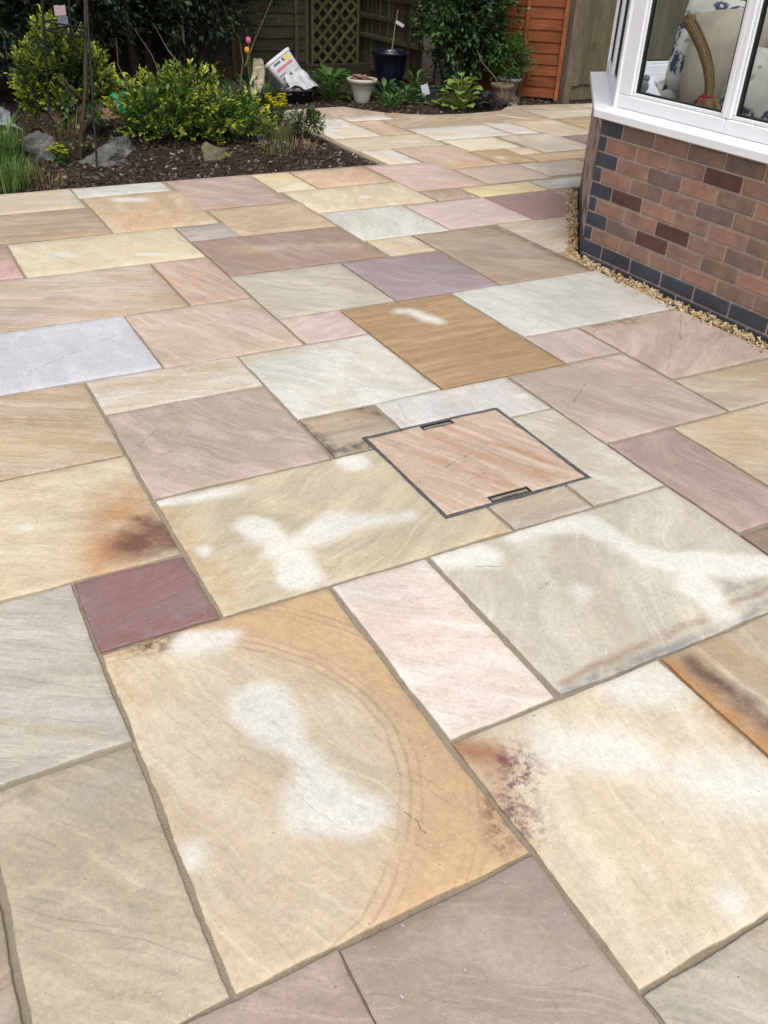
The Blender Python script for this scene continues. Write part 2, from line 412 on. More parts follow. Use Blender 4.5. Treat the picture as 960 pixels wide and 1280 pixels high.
def poly_mesh(name, poly, seed):
    cx = sum(p[0] for p in poly)/len(poly); cy = sum(p[1] for p in poly)/len(poly)
    area = sum(a[0]*b[1]-b[0]*a[1] for a, b in zip(poly, poly[1:]+poly[:1]))
    if area < 0: poly = poly[::-1]
    pts = []
    for a, b in zip(poly, poly[1:]+poly[:1]):
        L = math.hypot(b[0]-a[0], b[1]-a[1]); k = max(1, int(L/0.05))
        for j in range(k):
            q = Vector((a[0]+(b[0]-a[0])*j/k, a[1]+(b[1]-a[1])*j/k, 0)); q += rag(q+Vector((seed, seed, 0)), 0.0015); pts.append((q.x-cx, q.y-cy))
    n = len(pts); sh = []
    for i in range(n):
        a = Vector(pts[i-1]); b = Vector(pts[(i+1) % n]); t = (b-a).normalized(); sh.append((pts[i][0]-t.y*0.005, pts[i][1]+t.x*0.005))
    V = [(x, y, 0.0) for x, y in sh]+[(x, y, -0.003) for x, y in pts]+[(x, y, -0.03) for x, y in pts]
    F = [tuple(range(n))]+[(n+i, n+(i+1) % n, (i+1) % n, i) for i in range(n)]+[(2*n+i, 2*n+(i+1) % n, n+(i+1) % n, n+i) for i in range(n)]
    me = bpy.data.meshes.new(name); me.from_pydata(V, [], F); me.update(); return me, (cx, cy)

slab_no = 0
MAN = (3.50, 5.365, 3.475, 5.305)            # opening for the recessed cover, grid units
def slab(x0, x1, y0, y1, c1, c2=None, feats=(), cuts=(), poly=None, parent=None, name='paving_slab', **o):
    global slab_no; slab_no += 1
    if c2 is None: c2 = tuple(max(0, v-16) for v in c1)
    if poly: me, ctr = poly_mesh(name, [(x*U, y*U) for x, y in poly], slab_no)
    else:
        ds = o.get('ds') or (0.014 if y1 <= 5 else (0.022 if y1 <= 9 else (0.04 if y1 <= 14 else 0.08)))
        jr = random.Random(slab_no*31); J = [jr.uniform(-.007, .009) for _ in range(4)]
        me, ctr = slab_mesh(name, (x0+G+J[0])*U, (x1-G-J[1])*U, (y0+G+J[2])*U, (y1-G-J[3])*U, [tuple(v*U for v in q) for q in cuts], ds, slab_no)
    if o.get('share') is not None: me.materials.append(o['share'])
    else: me.materials.append(stone_mat('sandstone_%d' % slab_no, c1, c2, slab_no*17+3, o, feats, ctr))
    ob = bpy.data.objects.new(name, me); ob.location = (ctr[0], ctr[1], 0); link(ob, parent or patio)
    return ob

def D(a, b, r, s=0.022): return ('dry', a, b, r, s)
def P(a, r, s=0.025): return ('dry', a, a, r, s)
def ST(a, b, r, s, c, am, sc=22, lo=0.32): return ('stain', a, b, r, s, c, am, sc, lo)
CUT = [MAN]
# --- nearest slabs
slab(0, 1, 3, 4, (144, 110, 118), (146, 102, 98), [ST((.02, .91), (.28, .93), .035, .03, (150, 100, 88), .7), ('crack', (.02, .925), (.14, .905)), ('crack', (.13, .90), (.28, .935))], tinta=.25, tint=(150, 104, 96), ledge=.6, palea=.1)
slab(1, 4, 3, 5, (203, 190, 152), (194, 182, 144), [D((.96, 1.11), (.75, 1.14), .028), D((.75, 1.14), (.55, 1.12), .045), D((.56, 1.12), (.53, 1.24), .04), D((.57, 1.08), (.55, .98), .042), D((.32, 1.47), (.56, 1.455), .022), P((.95, 1.44), .025), P((.36, 1.18), .012),
    ST((.32, 1.45), (.34, .95), .03, .05, (206, 164, 112), .6)], cuts=CUT, tint=(205, 182, 134), streaka=.2)
slab(4, 6, 5, 6, (208, 208, 204), (198, 198, 194), [P((1.76, 1.62), .012)], cuts=CUT, tinta=.2)
slab(3, 4, 5, 6, (188, 170, 140), (170, 152, 124), [ST((.90, 1.75), (.92, 1.55), .012, .03, (98, 92, 84), .9), ST((.92, 1.53), (1.05, 1.53), .014, .03, (104, 98, 88), .9), ST((1.15, 1.78), (1.19, 1.72), .01, .03, (110, 90, 72), .8)], cuts=CUT)
slab(5, 6, 3, 5, (204, 199, 182), (194, 186, 166), cuts=CUT, ang=60, tinta=.3, ledge=.5)
slab(4, 5, 3, 4, (198, 188, 168), (190, 176, 154), cuts=CUT, tinta=.4)
slab(3, 6, 1, 3, (204, 200, 178), (196, 191, 168), [D((1.2, .905), (1.42, .83), .04), D((1.42, .83), (1.46, .64), .04), D((1.46, .63), (1.74, .46), .045), D((1.51, .5), (1.46, .36), .035), P((1.2, .58), .024), D((.91, .87), (1.04, .84), .024),
    ST((.93, .345), (1.79, .375), .010, .012, (172, 140, 120), .8, 9, .2), ST((.91, .315), (1.79, .32), .014, .016, (142, 146, 146), .85, 12, .25), ST((1.55, .42), (1.76, .42), .03, .04, (160, 160, 152), .7), ('crack', (1.1, .64), (1.14, .66)), ('crack', (1.06, .77), (1.0, .80))], ang=120, tinta=.15, streaka=.25)
slab(2, 3, 1, 3, (226, 216, 206), (220, 204, 190), [ST((.62, .72), (.88, .5), .02, .05, (226, 196, 176), .6), ST((.62, .32), (.7, .32), .02, .04, (216, 190, 166), .5)], ang=35, tint=(226, 200, 182), tinta=.45, streaka=.2)
slab(0, 2, 0, 3, (214, 199, 165), (206, 189, 152), [('ring', (.03, .42), (.49, .47), (214, 170, 118), (172, 120, 82)), D((.30, .57), (.30, .48), .05), D((.30, .47), (.31, .32), .035), D((.29, .31), (.36, .23), .065), P((.04, .27), .016), D((.20, .85), (.31, .81), .022),
    ST((.09, .885), (.16, .875), .022, .03, (128, 92, 66), .95, 30, .38), ST((.56, .03), (.585, .10), .025, .03, (134, 106, 84), .95, 34, .38), ST((.03, .87), (.03, .70), .005, .03, (198, 150, 100), .5), ('crack', (.44, .13), (.43, .19))], tint=(212, 184, 140), tinta=.4, ang=70)
slab(2, 4, -1, 1, (222, 211, 182), (215, 201, 168), [D((1.07, .27), (1.14, .235), .05, .05), P((1.03, -.04), .06, .06), D((1.02, -.03), (1.12, -.09), .055, .05), P((.86, -.26), .02, .03), D((.80, .2), (.95, .1), .02, .06),
    ST((.61, .29), (.67, .23), .03, .05, (184, 128, 84), .95, 8, .1), ST((.64, .18), (.58, .05), .03, .05, (206, 168, 128), .8, 8, .1), ST((.71, .20), (.61, .06), .045, .05, (138, 104, 108), .95, 50, .42), ST((1.18, .12), (1.18, -.2), .008, .04, (206, 160, 110), .8), ST((.68, .22), (.68, .2), .012, .015, (130, 62, 74), .8)], ang=100, tint=(216, 196, 150), tinta=.5)
slab(4, 6, -1, 1, (194, 180, 150), (186, 168, 134), [ST((1.19, .26), (1.20, -.2), .06, .05, (192, 136, 74), .97, 6, .05), ST((1.27, .26), (1.27, -.10), .022, .03, (112, 82, 70), .97, 12, .15)], ang=95, tint=(196, 158, 110))
slab(-1, 0.648, -2, 0, (178, 156, 138), (170, 148, 131), [ST((.1, -.15), (.12, -.2), .03, .04, (186, 166, 160), .5)], ang=30, streaka=.2)
slab(0.62, 2, -2, 0, (180, 161, 143), (172, 153, 136), [ST((.25, -.03), (.45, -.02), .03, .03, (160, 140, 126), .6)], ang=30, tint=(176, 152, 140), streaka=.2)
slab(2, 4, -3, -1, (192, 185, 166), (184, 176, 156), ang=50)
slab(-2, 0, 2, 4, (198, 195, 178), (188, 185, 166), [ST((-.4, .95), (-.05, .72), .02, .04, (216, 210, 208), .6), ST((-.3, .8), (-.06, .66), .008, .02, (206, 186, 140), .5)], ang=35, stretch=5, tinta=.15, streak=(174, 176, 164), streaka=.6, ledge=.5)
slab(-1, 0, 0, 2, (194, 180, 150), (186, 172, 140), [ST((-.16, .5), (-.06, .52), .03, .05, (186, 180, 172), .6), ST((-.27, .55), (-.2, .57), .01, .02, (150, 142, 130), .6)], ang=45, tint=(202, 184, 142), tinta=.5)
slab(-3, -1, 0, 2, (180, 166, 146), (170, 152, 130))
slab(-2, 1, 4, 6, (216, 201, 163), (208, 190, 150), [ST((.10, 1.26), (.24, 1.55), .05, .10, (206, 150, 96), .9, 8, .1), ST((.20, 1.30), (.27, 1.28), .075, .05, (122, 76, 60), .95, 9, .12), ST((.24, 1.42), (.27, 1.36), .03, .03, (112, 70, 58), .9, 14, .2), P((-.07, 1.5), .014, .018)], ang=30, tint=(218, 196, 146), tinta=.5)
slab(-1, 1, 6, 8, (204, 184, 152), (198, 174, 138), [ST((-.1, 2.2), (.2, 2.1), .03, .05, (186, 150, 108), .6)], ang=35, stretch=5, streak=(188, 152, 108), streaka=.7)
slab(1, 3, 7, 8, (210, 204, 188), (202, 190, 166), [ST((.35, 2.3), (.8, 2.32), .03, .05, (190, 168, 132), .6)], ang=15, tint=(200, 178, 142), tinta=.6)
slab(1, 3, 5, 7, (198, 175, 161), (188, 166, 148), [('crack', (.36, 1.85), (.44, 1.92)), ('crack', (.40, 1.75), (.44, 1.76)), ('crack', (.35, 1.98), (.55, 2.02))], ang=60, tint=(190, 170, 144), streaka=.3, ledge=.5)
slab(3, 5, 6, 8, (210, 212, 204), (202, 204, 190), [ST((.93, 2.35), (1.3, 2.35), .015, .04, (204, 178, 140), .7)], ang=60, tinta=.25, streak=(192, 194, 176))
slab(-1, 2, 8, 10, (205, 209, 217), (199, 204, 213), [('crack', (.12, 2.56), (.38, 2.71)), ('crack', (.38, 2.71), (.52, 2.79))], tinta=.03, streaka=.12, palea=.12, tint=(204, 202, 204))
slab(2, 4, 8, 10, (206, 182, 164), (198, 176, 150), ang=65, stretch=4, tint=(196, 172, 138), tinta=.6, streak=(188, 160, 132))
slab(4, 5, 8, 9, (210, 185, 178), (204, 178, 170), tinta=.3)
slab(5, 7, 6, 9, (194, 155, 102), (184, 145, 90), [D((1.80, 2.55), (1.84, 2.43), .02, .04), P((1.76, 2.57), .014, .04)], ang=0, stretch=8, tint=(176, 132, 78), tinta=.6, streak=(164, 124, 74), streaka=.7)
slab(7, 10.03, 7, 9, (202, 205, 198), (196, 199, 190), [('crack', (2.25, 2.2), (2.32, 2.24))], tinta=.12, streaka=.15)
slab(7, 8, 6, 7, (200, 178, 168), (192, 172, 160), tinta=.3, ledge=.5)
slab(8, 10.03, 5, 7, (196, 174, 156), (190, 166, 146), [('crack', (2.95, 2.02), (2.72, 1.79)), ('crack', (2.66, 1.78), (2.43, 1.56)), ST((2.47, 2.08), (2.72, 2.06), .03, .04, (150, 118, 86), .8)], tint=(200, 180, 160), ledge=.5)
slab(6, 8, 4, 6, (196, 175, 160), (190, 168, 150), [('crack', (2.2, 1.78), (2.38, 1.72)), ('crack', (1.9, 1.5), (2.05, 1.62))], ang=60, tint=(186, 162, 142), ledge=.6)
slab(8, 10.03, 4, 5, (196, 183, 158), (186, 172, 144), ang=30)
slab(7, 10.03, 2, 4, (204, 189, 160), (198, 180, 148), ang=30)
slab(6, 7, 2, 4, (186, 160, 150), (178, 151, 140), tinta=.2, ang=90)
slab(6, 7, 1, 2, (158, 136, 120), (146, 122, 104))
# --- middle distance
slab(0, 3, 10, 12.15, (200, 184, 162), (190, 172, 148), [ST((.2, 3.1), (.6, 3.2), .03, .08, (214, 188, 176), .6)], ang=25, stretch=5, streak=(206, 170, 154), streaka=.6)
slab(3, 4, 10, 12.15, (212, 184, 164), (206, 172, 150), ang=70, stretch=6, streak=(200, 146, 130), streaka=.8)
slab(1, 4, 12.15, 14.05, (228, 214, 176), (222, 208, 168), [P((.53, 3.95), .035, .05), D((.9, 3.8), (1.0, 3.75), .01, .03)], ang=70, tint=(222, 202, 156))
slab(0, 1, 12.2, 13.28, (212, 176, 170), (200, 164, 156)); slab(0, 1, 13.28, 14.05, (194, 170, 152))
slab(0.1, 2.87, 14.1, 15.98, (196, 174, 146), (188, 162, 132), ang=10, stretch=5)
slab(0.2, 2.82, 15.98, 17.58, (216, 206, 184), (206, 194, 166), ang=10)
slab(2.82, 4.78, 16.72, 17.56, (210, 212, 204), (200, 203, 194), tinta=.2)
slab(2.87, 4.93, 14.08, 16.72, (212, 188, 148), (204, 176, 134), [D((1.08, 4.9), (1.2, 4.86), .02, .06), ST((.95, 4.6), (1.3, 4.4), .02, .05, (200, 158, 106), .5)])
slab(4.85, 6.85, 15.0, 17.54, (198, 170, 160), (190, 162, 148), ang=40, streak=(186, 156, 138))
slab(4, 5, 13.1, 14.08, (192, 182, 172), (182, 172, 160))
slab(4.95, 6.95, 13.05, 14.98, (214, 184, 146), (206, 174, 132), tint=(212, 176, 130))
slab(4, 6.95, 11.05, 13.08, (182, 150, 136), (174, 142, 124), [ST((1.4, 3.7), (2.0, 3.55), .06, .06, (204, 184, 158), .7, 12, .3)], ang=60, stretch=3, streak=(198, 172, 146), streaka=.6)
slab(4, 6, 9, 11.05, (198, 192, 172), (188, 182, 160), [ST((1.35, 3.2), (1.55, 3.05), .02, .05, (214, 208, 194), .6)], ang=40, tinta=.3)
slab(6, 8, 9, 11.02, (170, 150, 154), (164, 142, 144), tinta=.25, tint=(176, 152, 140), ang=40)
slab(7, 8, 11.02, 12.02, (210, 196, 166), (200, 184, 152))
slab(6.97, 8.93, 12.02, 14.0, (210, 212, 203), (202, 204, 192), tinta=.15)
slab(8.93, 10.95, 12.08, 13.97, (214, 193, 184), (208, 186, 176), tinta=.25)
slab(8, 10.0, 9, 12.04, (182, 162, 138), (174, 152, 128), [ST((2.95, 3.55), (3.0, 2.75), .02, .05, (130, 108, 86), .8)], ang=35, tint=(176, 152, 116))
slab(6.95, 9.80, 14.02, 15.82, (220, 206, 170), (212, 196, 156), [P((2.55, 4.45), .02, .04)], tint=(216, 196, 150))
slab(9.82, 10.92, 14.0, 14.86, (200, 176, 156), (190, 164, 142))
slab(10.92, 12.82, 14.0, 14.84, (228, 212, 150), (220, 202, 138), tint=(222, 196, 124))
slab(6.85, 7.82, 15.84, 17.52, (224, 214, 174), (216, 204, 160)); slab(7.82, 9.73, 15.87, 17.42, (220, 186, 148), (212, 176, 136), tint=(216, 172, 124))
slab(9.80, 11.72, 14.9, 17.40, (212, 184, 174), (206, 176, 164), ang=30)
# --- far
slab(10.47, 11.43, 17.44, 19.10, (230, 223, 211)); slab(11.45, 13.27, 16.55, 19.05, (212, 184, 162), (208, 176, 142), [ST((3.5, 5.0), (4.0, 5.1), .06, .1, (206, 172, 118), .8, 8, .2)], tint=(212, 172, 150))
slab(13.29, 14.42, 16.55, 18.14, (208, 176, 126), (200, 166, 114), [P((4.1, 5.15), .03, .05)])
slab(11.75, 13.66, 14.95, 16.5, (210, 194, 182), (202, 184, 170)); slab(13.68, 15.6, 15.12, 16.5, (208, 192, 176)); slab(12.84, 15.4, 14.02, 14.86, (206, 206, 196))
slab(10.42, 13.20, 19.12, 20.67, (216, 205, 170), (208, 194, 156), [D((3.6, 5.98), (3.8, 5.9), .012, .03)]); slab(13.30, 15.08, 18.2, 19.62, (230, 220, 192), (224, 212, 180))
slab(14.44, 15.22, 17.38, 18.14, (230, 203, 168)); slab(14.46, 17.2, 16.54, 17.36, (214, 186, 140), (206, 176, 126)); slab(15.26, 17.12, 17.42, 19.64, (210, 200, 180), (204, 190, 166))
slab(13.22, 15.90, 19.74, 21.40, (220, 217, 206), (212, 208, 194)); slab(15.92, 16.88, 19.8, 21.40, (226, 220, 210))
slab(10.5, 12.06, 20.70, 22.08, (230, 224, 210)); slab(10.88, 12.06, 22.10, 23.42, (224, 218, 204)); slab(12.08, 13.1, 20.72, 22.90, (214, 186, 156), (206, 174, 142)); slab(12.1, 13.70, 22.92, 23.60, (220, 214, 200))
slab(0, 0, 0, 0, (200, 176, 156), (192, 164, 142), poly=[(10.92, 23.5), (12.05, 23.5), (12.05, 23.65), (13.7, 23.65), (13.9, 24.0), (13.45, 24.55), (13.08, 25.32), (10.92, 25.2)])
slab(0, 0, 0, 0, (198, 178, 150), (188, 166, 134), poly=[(13.14, 21.45), (15.9, 21.45), (15.9, 23.14), (15.2, 23.22), (14.5, 23.55), (14.1, 23.9), (13.74, 23.6), (13.74, 22.95), (13.14, 22.92)])
slab(0, 0, 0, 0, (196, 176, 144), (186, 164, 130), [D((5.2, 6.8), (5.35, 6.55), .008, .03)], poly=[(15.95, 21.48), (18.62, 21.5), (18.62, 23.95), (18.3, 23.7), (17.85, 23.3), (16.5, 23.12), (15.95, 23.12)])
slab(18.7, 21.3, 21.65, 22.9, (200, 196, 172), (192, 186, 158)); slab(0, 0, 0, 0, (196, 178, 148), poly=[(18.68, 22.95), (21.3, 22.95), (21.3, 23.82), (20.8, 23.86), (18.9, 24.02), (18.68, 23.95)])
slab(16.92, 18.66, 19.18, 21.45, (212, 196, 168), (204, 186, 152)); slab(18.7, 20.6, 19.8, 21.6, (204, 176, 134)); slab(17.2, 19.2, 17.5, 19.14, (172, 146, 136)); slab(19.24, 21.3, 17.5, 19.74, (206, 196, 172))
slab(17.24, 20.2, 15.0, 17.46, (204, 186, 160)); slab(21.34, 24, 20, 23.7, (200, 186, 160)); slab(21.34, 24, 17, 19.96, (208, 200, 184)); slab(15.64, 17.2, 14.2, 16.5, (196, 172, 150))
# slabs cut along the gravel strip of the angled wall
def gx(y): return 10.13+(y-9.86)*0.7966
slab(0, 0, 0, 0, (204, 192, 172), (196, 182, 158), poly=[(10.02, 10.14), (gx(10.14)-.02, 10.14), (gx(12.04)-.02, 12.04), (10.02, 12.04)])
slab(0, 0, 0, 0, (178, 158, 136), poly=[(10.02, 9.02), (10.10, 9.02), (10.11, 9.84), (gx(10.1)-.02, 10.10), (10.02, 10.10)])
slab(0, 0, 0, 0, (170, 136, 134), (162, 128, 124), poly=[(10.97, 12.08), (gx(12.08)-.02, 12.08), (gx(13.3)-.02, 13.3), (12.80, 13.96), (10.97, 13.96)])
slab(0, 0, 0, 0, (186, 166, 150), poly=[(12.84, 13.50), (12.98, 13.46), (13.4, 13.98), (12.84, 13.98)])
# --- the rest of the patio to the left of and behind the viewpoint
occ = set()
for ch in patio.children:
    xs = [v.co.x+ch.location.x for v in ch.data.vertices]; ys = [v.co.y+ch.location.y for v in ch.data.vertices]
    for i in range(round(min(xs)/U), round(max(xs)/U)):
        for j in range(round(min(ys)/U), round(max(ys)/U)): occ.add((i, j))
occ.update((a, b) for a in (3, 4, 5) for b in (3, 4, 5))
PAL = [(212, 199, 165), (196, 194, 178), (200, 178, 162), (186, 166, 156), (208, 186, 148), (204, 204, 196), (190, 172, 146)]
fr = random.Random(3)
POOL = [stone_mat('sandstone_mix_%d' % i, c, tuple(v-14 for v in c), 700+i, {}, [], (0, 0)) for i, c in enumerate(PAL)]
for j in range(-9, 12):
    for i in range(-13, 10):
        if (i, j) in occ or j >= 12: continue
        for w, h in fr.sample([(2, 2), (3, 2), (2, 1), (1, 2), (2, 3)], 5)+[(1, 1)]:
            cells = [(i+a, j+b) for a in range(w) for b in range(h)]
            if all(c not in occ and c[0] < 10 and c[1] < 12 for c in cells):
                occ.update(cells); slab(i, i+w, j, min(j+h, 12) if j+h < 12 else 12.12, fr.choice(PAL), ds=.08, share=fr.choice(POOL)); break
for x0 in range(-13, 0, 2):
    x1 = min(x0+2, 0)
    slab(x0, x1, 12.15, 14.05, fr.choice(PAL), ds=.08, share=fr.choice(POOL)); slab(x0, x1 if x1 < 0 else .08, 14.1, 15.98, fr.choice(PAL), ds=.08, share=fr.choice(POOL)); slab(x0, x1 if x1 < 0 else .18, 15.98, 17.58, fr.choice(PAL), ds=.08, share=fr.choice(POOL))

# ================================================================ RECESSED COVER
def metal_mat(name, col, rough=0.45, metal=0.9):
    n = NT(name); p = n.coord(); a = n.noise(p, 40, 5, 0.7)
    return n.out(n.bsdf(n.mix(n.mapr(a, 0.35, 0.7), (*col, 1), tuple(v*0.55 for v in col)+(1,)), rough, n.bump(a, 0.2, 0.001), 0.5, Metallic=metal))
M_GALV = metal_mat('galvanised_steel', (0.32, 0.325, 0.33), 0.5, 0.7); M_DARKM = metal_mat('dark_recess', (0.035, 0.036, 0.040), 0.7, 0.3)
mx0, mx1, my0, my1 = MAN[0]*U+.003, MAN[1]*U-.003, MAN[2]*U+.003, MAN[3]*U-.003
mc = empty('manhole_cover', ((mx0+mx1)/2, (my0+my1)/2, 0), 0, 'square recessed drain cover with pink banded stone inlay and metal rim set in the paving', 'drain cover')
w, d = mx1-mx0, my1-my0
def rim(name, a, b, t, z0, z1, mat):
    m = MB()
    m.box((0, -b/2+t/2, (z0+z1)/2), (a, t, z1-z0)).box((0, b/2-t/2, (z0+z1)/2), (a, t, z1-z0))
    m.box((-a/2+t/2, 0, (z0+z1)/2), (t, b-2*t, z1-z0)).box((a/2-t/2, 0, (z0+z1)/2), (t, b-2*t, z1-z0))
    return m.build(name, mat, mc)
rim('outer_frame', w, d, .003, -.03, -.0005, M_GALV); rim('inner_frame', w-.014, d-.014, .003, -.03, -.0003, M_GALV)
MB().box((0, 0, -.02), (w-.001, d-.001, .012)).build('cover_tray', M_DARKM, mc)
iw, idp = (w-.022)/2, (d-.022)/2
cutA = (-.055, .075, idp-.030, idp+1); cutB = (-.10, .055, -idp-1, -idp+.036)
me, ctr = slab_mesh('inlay_slab', -iw, iw, -idp, idp, [cutA, cutB], .014, 501)
me.materials.append(stone_mat('inlay_sandstone', (212, 184, 160), (204, 174, 146), 9001, dict(ang=66, stretch=9, streak=(188, 132, 88), streaka=.8, tint=(206, 172, 134), tinta=.5, ledge=.6),
    [('crack', (-.13, -.02), (.01, .03)), ('crack', (-.10, -.12), (-.02, -.10)), ('stain', (-.06, .2), (.14, -.22), .010, .03, (198, 144, 100), .6, 12, .1), ('stain', (.03, .22), (.22, -.15), .008, .02, (198, 146, 104), .55, 12, .1), ('stain', (-.15, .1), (.0, -.22), .008, .02, (202, 154, 116), .5, 12, .1)], (0, 0)))
ob = bpy.data.objects.new('inlay_slab', me); link(ob, mc); ob.location = (0, 0, -.0005)
for cq in ((.01, idp-.015, .126), (-.0225, -idp+.018, .151)):
    k = MB(); k.box((cq[0], cq[1], -.0105), (cq[2]-.004, .026, .003))
    k.box((cq[0], cq[1]+.012, -.007), (cq[2]-.004, .003, .010)).box((cq[0], cq[1]-.012, -.007), (cq[2]-.004, .003, .010)).box((cq[0]-cq[2]/2+.0025, cq[1], -.007), (.003, .021, .010)).box((cq[0]+cq[2]/2-.0025, cq[1], -.007), (.003, .021, .010))
    k.tube([(cq[0]-cq[2]*.2, cq[1], -.0085), (cq[0]+cq[2]*.2, cq[1], -.0085)], .002, 6)
    k.build('lifting_slot', M_DARKM, mc)

# ================================================================ SOIL, MULCH, GRAVEL
def fbm(x, y, s, sd=0): return mnoise.fractal(Vector((x*s+sd, y*s-sd, sd*.3)), 1.0, 2.0, 4)
def sheet(name, nu, nv, fn, mat):
    V = [fn(i/nu, j/nv) for j in range(nv+1) for i in range(nu+1)]
    F = [(j*(nu+1)+i, j*(nu+1)+i+1, (j+1)*(nu+1)+i+1, (j+1)*(nu+1)+i) for j in range(nv) for i in range(nu)]
    return tag(meshobj(name, V, F, mat, smooth=True), kind='structure')
def bed_z(x, y):
    dd = min(y-5.27, interp(BEDX, y)-x); s = min(max(dd/0.5, 0), 1); s = s*s*(3-2*s)
    return -0.028+0.075*s+0.018*fbm(x, y, 3)*(0.3+s)+0.006*fbm(x, y, 14, 3)
def bed_fn(u, v):
    y = 5.262+v*(7.6-5.262); x1 = interp(BEDX, y)-.005; x = -4.2+u*(x1+4.2); return (x, y, bed_z(x, y))
sheet('flower_bed', 300, 110, bed_fn, M_SOIL)
def bord_z(x, y):
    e = interp([(-5, 7.59)]+EDGE, x); s = min(max((y-e)/0.6, 0), 1); return -0.03+0.05*s+0.02*fbm(x, y, 3, 9)*(0.3+s)+0.006*fbm(x, y, 14, 5)
def bord_fn(u, v):
    x = -4.2+u*16.2; e = interp([(-5, 7.59)]+EDGE, x)-.004; y = e+v*v*(12.5-e) ; return (x, y, bord_z(x, y))
sheet('back_border', 260, 60, bord_fn, M_SOIL)

def chip_cloud(name, pts, size, mat, label, cat, flat=0.35, parent=None):
    """many small angular pieces in one mesh"""
    base = np.array([(-1, -.45, -.3), (1, -.35, -.25), (.85, .5, -.3), (-.9, .4, -.25), (-.8, -.3, .3), (.75, -.3, .35), (.7, .35, .25), (-.7, .35, .35)])
    fb = np.array([(0, 3, 2, 1), (4, 5, 6, 7), (0, 1, 5, 4), (1, 2, 6, 5), (2, 3, 7, 6), (3, 0, 4, 7)])
    n = len(pts); b = base[None]*np.ones((n, 1, 1)); b = b*(1+rng.uniform(-.3, .3, (n, 8, 3)))
    sz = size*rng.uniform(.45, 1.3, (n, 1, 1)); b = b*sz*np.array([1, 1, flat/0.35])[None, None]
    a = rng.uniform(0, 2*math.pi, n); t = rng.normal(0, .35, n); t2 = rng.normal(0, .35, n)
    ca, sa, ct, stt, c2, s2 = np.cos(a), np.sin(a), np.cos(t), np.sin(t), np.cos(t2), np.sin(t2)
    x, y, z = b[..., 0].copy(), b[..., 1].copy(), b[..., 2].copy()
    y, z = y*ct[:, None]-z*stt[:, None], y*stt[:, None]+z*ct[:, None]
    x, z = x*c2[:, None]-z*s2[:, None], x*s2[:, None]+z*c2[:, None]
    x, y = x*ca[:, None]-y*sa[:, None], x*sa[:, None]+y*ca[:, None]
    V = np.stack([x, y, z], -1)+np.array(pts)[:, None]
    F = (fb[None]+(np.arange(n)*8)[:, None, None]).reshape(-1, 4)
    o = meshobj(name, V.reshape(-1, 3), F.tolist(), mat, parent)
    return tag(o, label, cat, kind='stuff')
def island_mat(name, cols, rough=0.9, bump=0.5):
    n = NT(name); ri = n.new('ShaderNodeNewGeometry').outputs['Random Per Island']
    cr = n.new('ShaderNodeValToRGB'); cr.color_ramp.interpolation = 'CONSTANT'
    while len(cr.color_ramp.elements) < len(cols): cr.color_ramp.elements.new(0.5)
    for i, (pz, c) in enumerate(cols): cr.color_ramp.elements[i].position = pz; cr.color_ramp.elements[i].color = (*c, 1)
    n.t.links.new(ri, cr.inputs[0]); v = n.noise(n.coord(), 90, 5, .7)
    col = n.mix(1.0, cr.outputs[0], n.vm('SCALE', (1, 1, 1), sc=n.mapr(v, .25, .75, .6, 1.4, False)), 'MULTIPLY')
    return n.out(n.bsdf(col, rough, n.bump(v, bump, .003), .2))
M_BARK = island_mat('bark_chip', [(0, (.030, .020, .014)), (.3, (.050, .034, .024)), (.58, (.075, .054, .040)), (.78, (.022, .015, .011)), (.90, (.12, .095, .075)), (.975, (.30, .27, .23))])
M_GRAV = island_mat('gravel_stone', [(0, lin((204, 174, 128))[:3]), (.25, lin((226, 202, 162))[:3]), (.5, lin((188, 154, 108))[:3]), (.68, lin((236, 216, 180))[:3]), (.85, lin((166, 128, 84))[:3]), (.94, lin((214, 205, 192))[:3])], .8)
pts = []
while len(pts) < 9000:
    y = 5.275+random.random()**1.6*2.2; x = random.uniform(-1.2, interp(BEDX, y)-.02); pts.append((x, y, bed_z(x, y)+.004))
chip_cloud('bark_mulch', pts, .017, M_BARK, 'dark bark chips covering the flower bed soil', 'mulch')
pts = []
while len(pts) < 4500:
    x = random.uniform(2.4, 6.6); e = interp([(-5, 7.59)]+EDGE, x); y = e+.015+random.random()**1.7*1.3; pts.append((x, y, bord_z(x, y)+.004))
chip_cloud('bark_mulch', pts, .017, M_BARK, 'dark bark chips along the back border below the fences', 'mulch')
# gravel strips beside the brick wall
CD = Vector((0.626, 0.780)); CN = Vector((-0.780, 0.626))             # along and out of the angled wall
C0 = Vector((3.10, 2.95)); CL = 1.47
pts = []
for _ in range(2100):
    y = random.uniform(-.6, 2.98); x = random.uniform(3.018, 3.09); pts.append((x, y, random.uniform(-.02, .004)))
for _ in range(1100):
    t = random.uniform(-.04, CL+.02); q = C0+CD*t+CN*random.uniform(.012, .085); pts.append((q.x, q.y, random.uniform(-.02, .004)))
for _ in range(60):
    y = random.uniform(.8, 2.9); pts.append((3.0-abs(random.gauss(0, .025)), y, .005))
chip_cloud('gravel', pts, .0088, M_GRAV, 'golden gravel filling the narrow drain strip at the foot of the brick wall', 'gravel', .75)

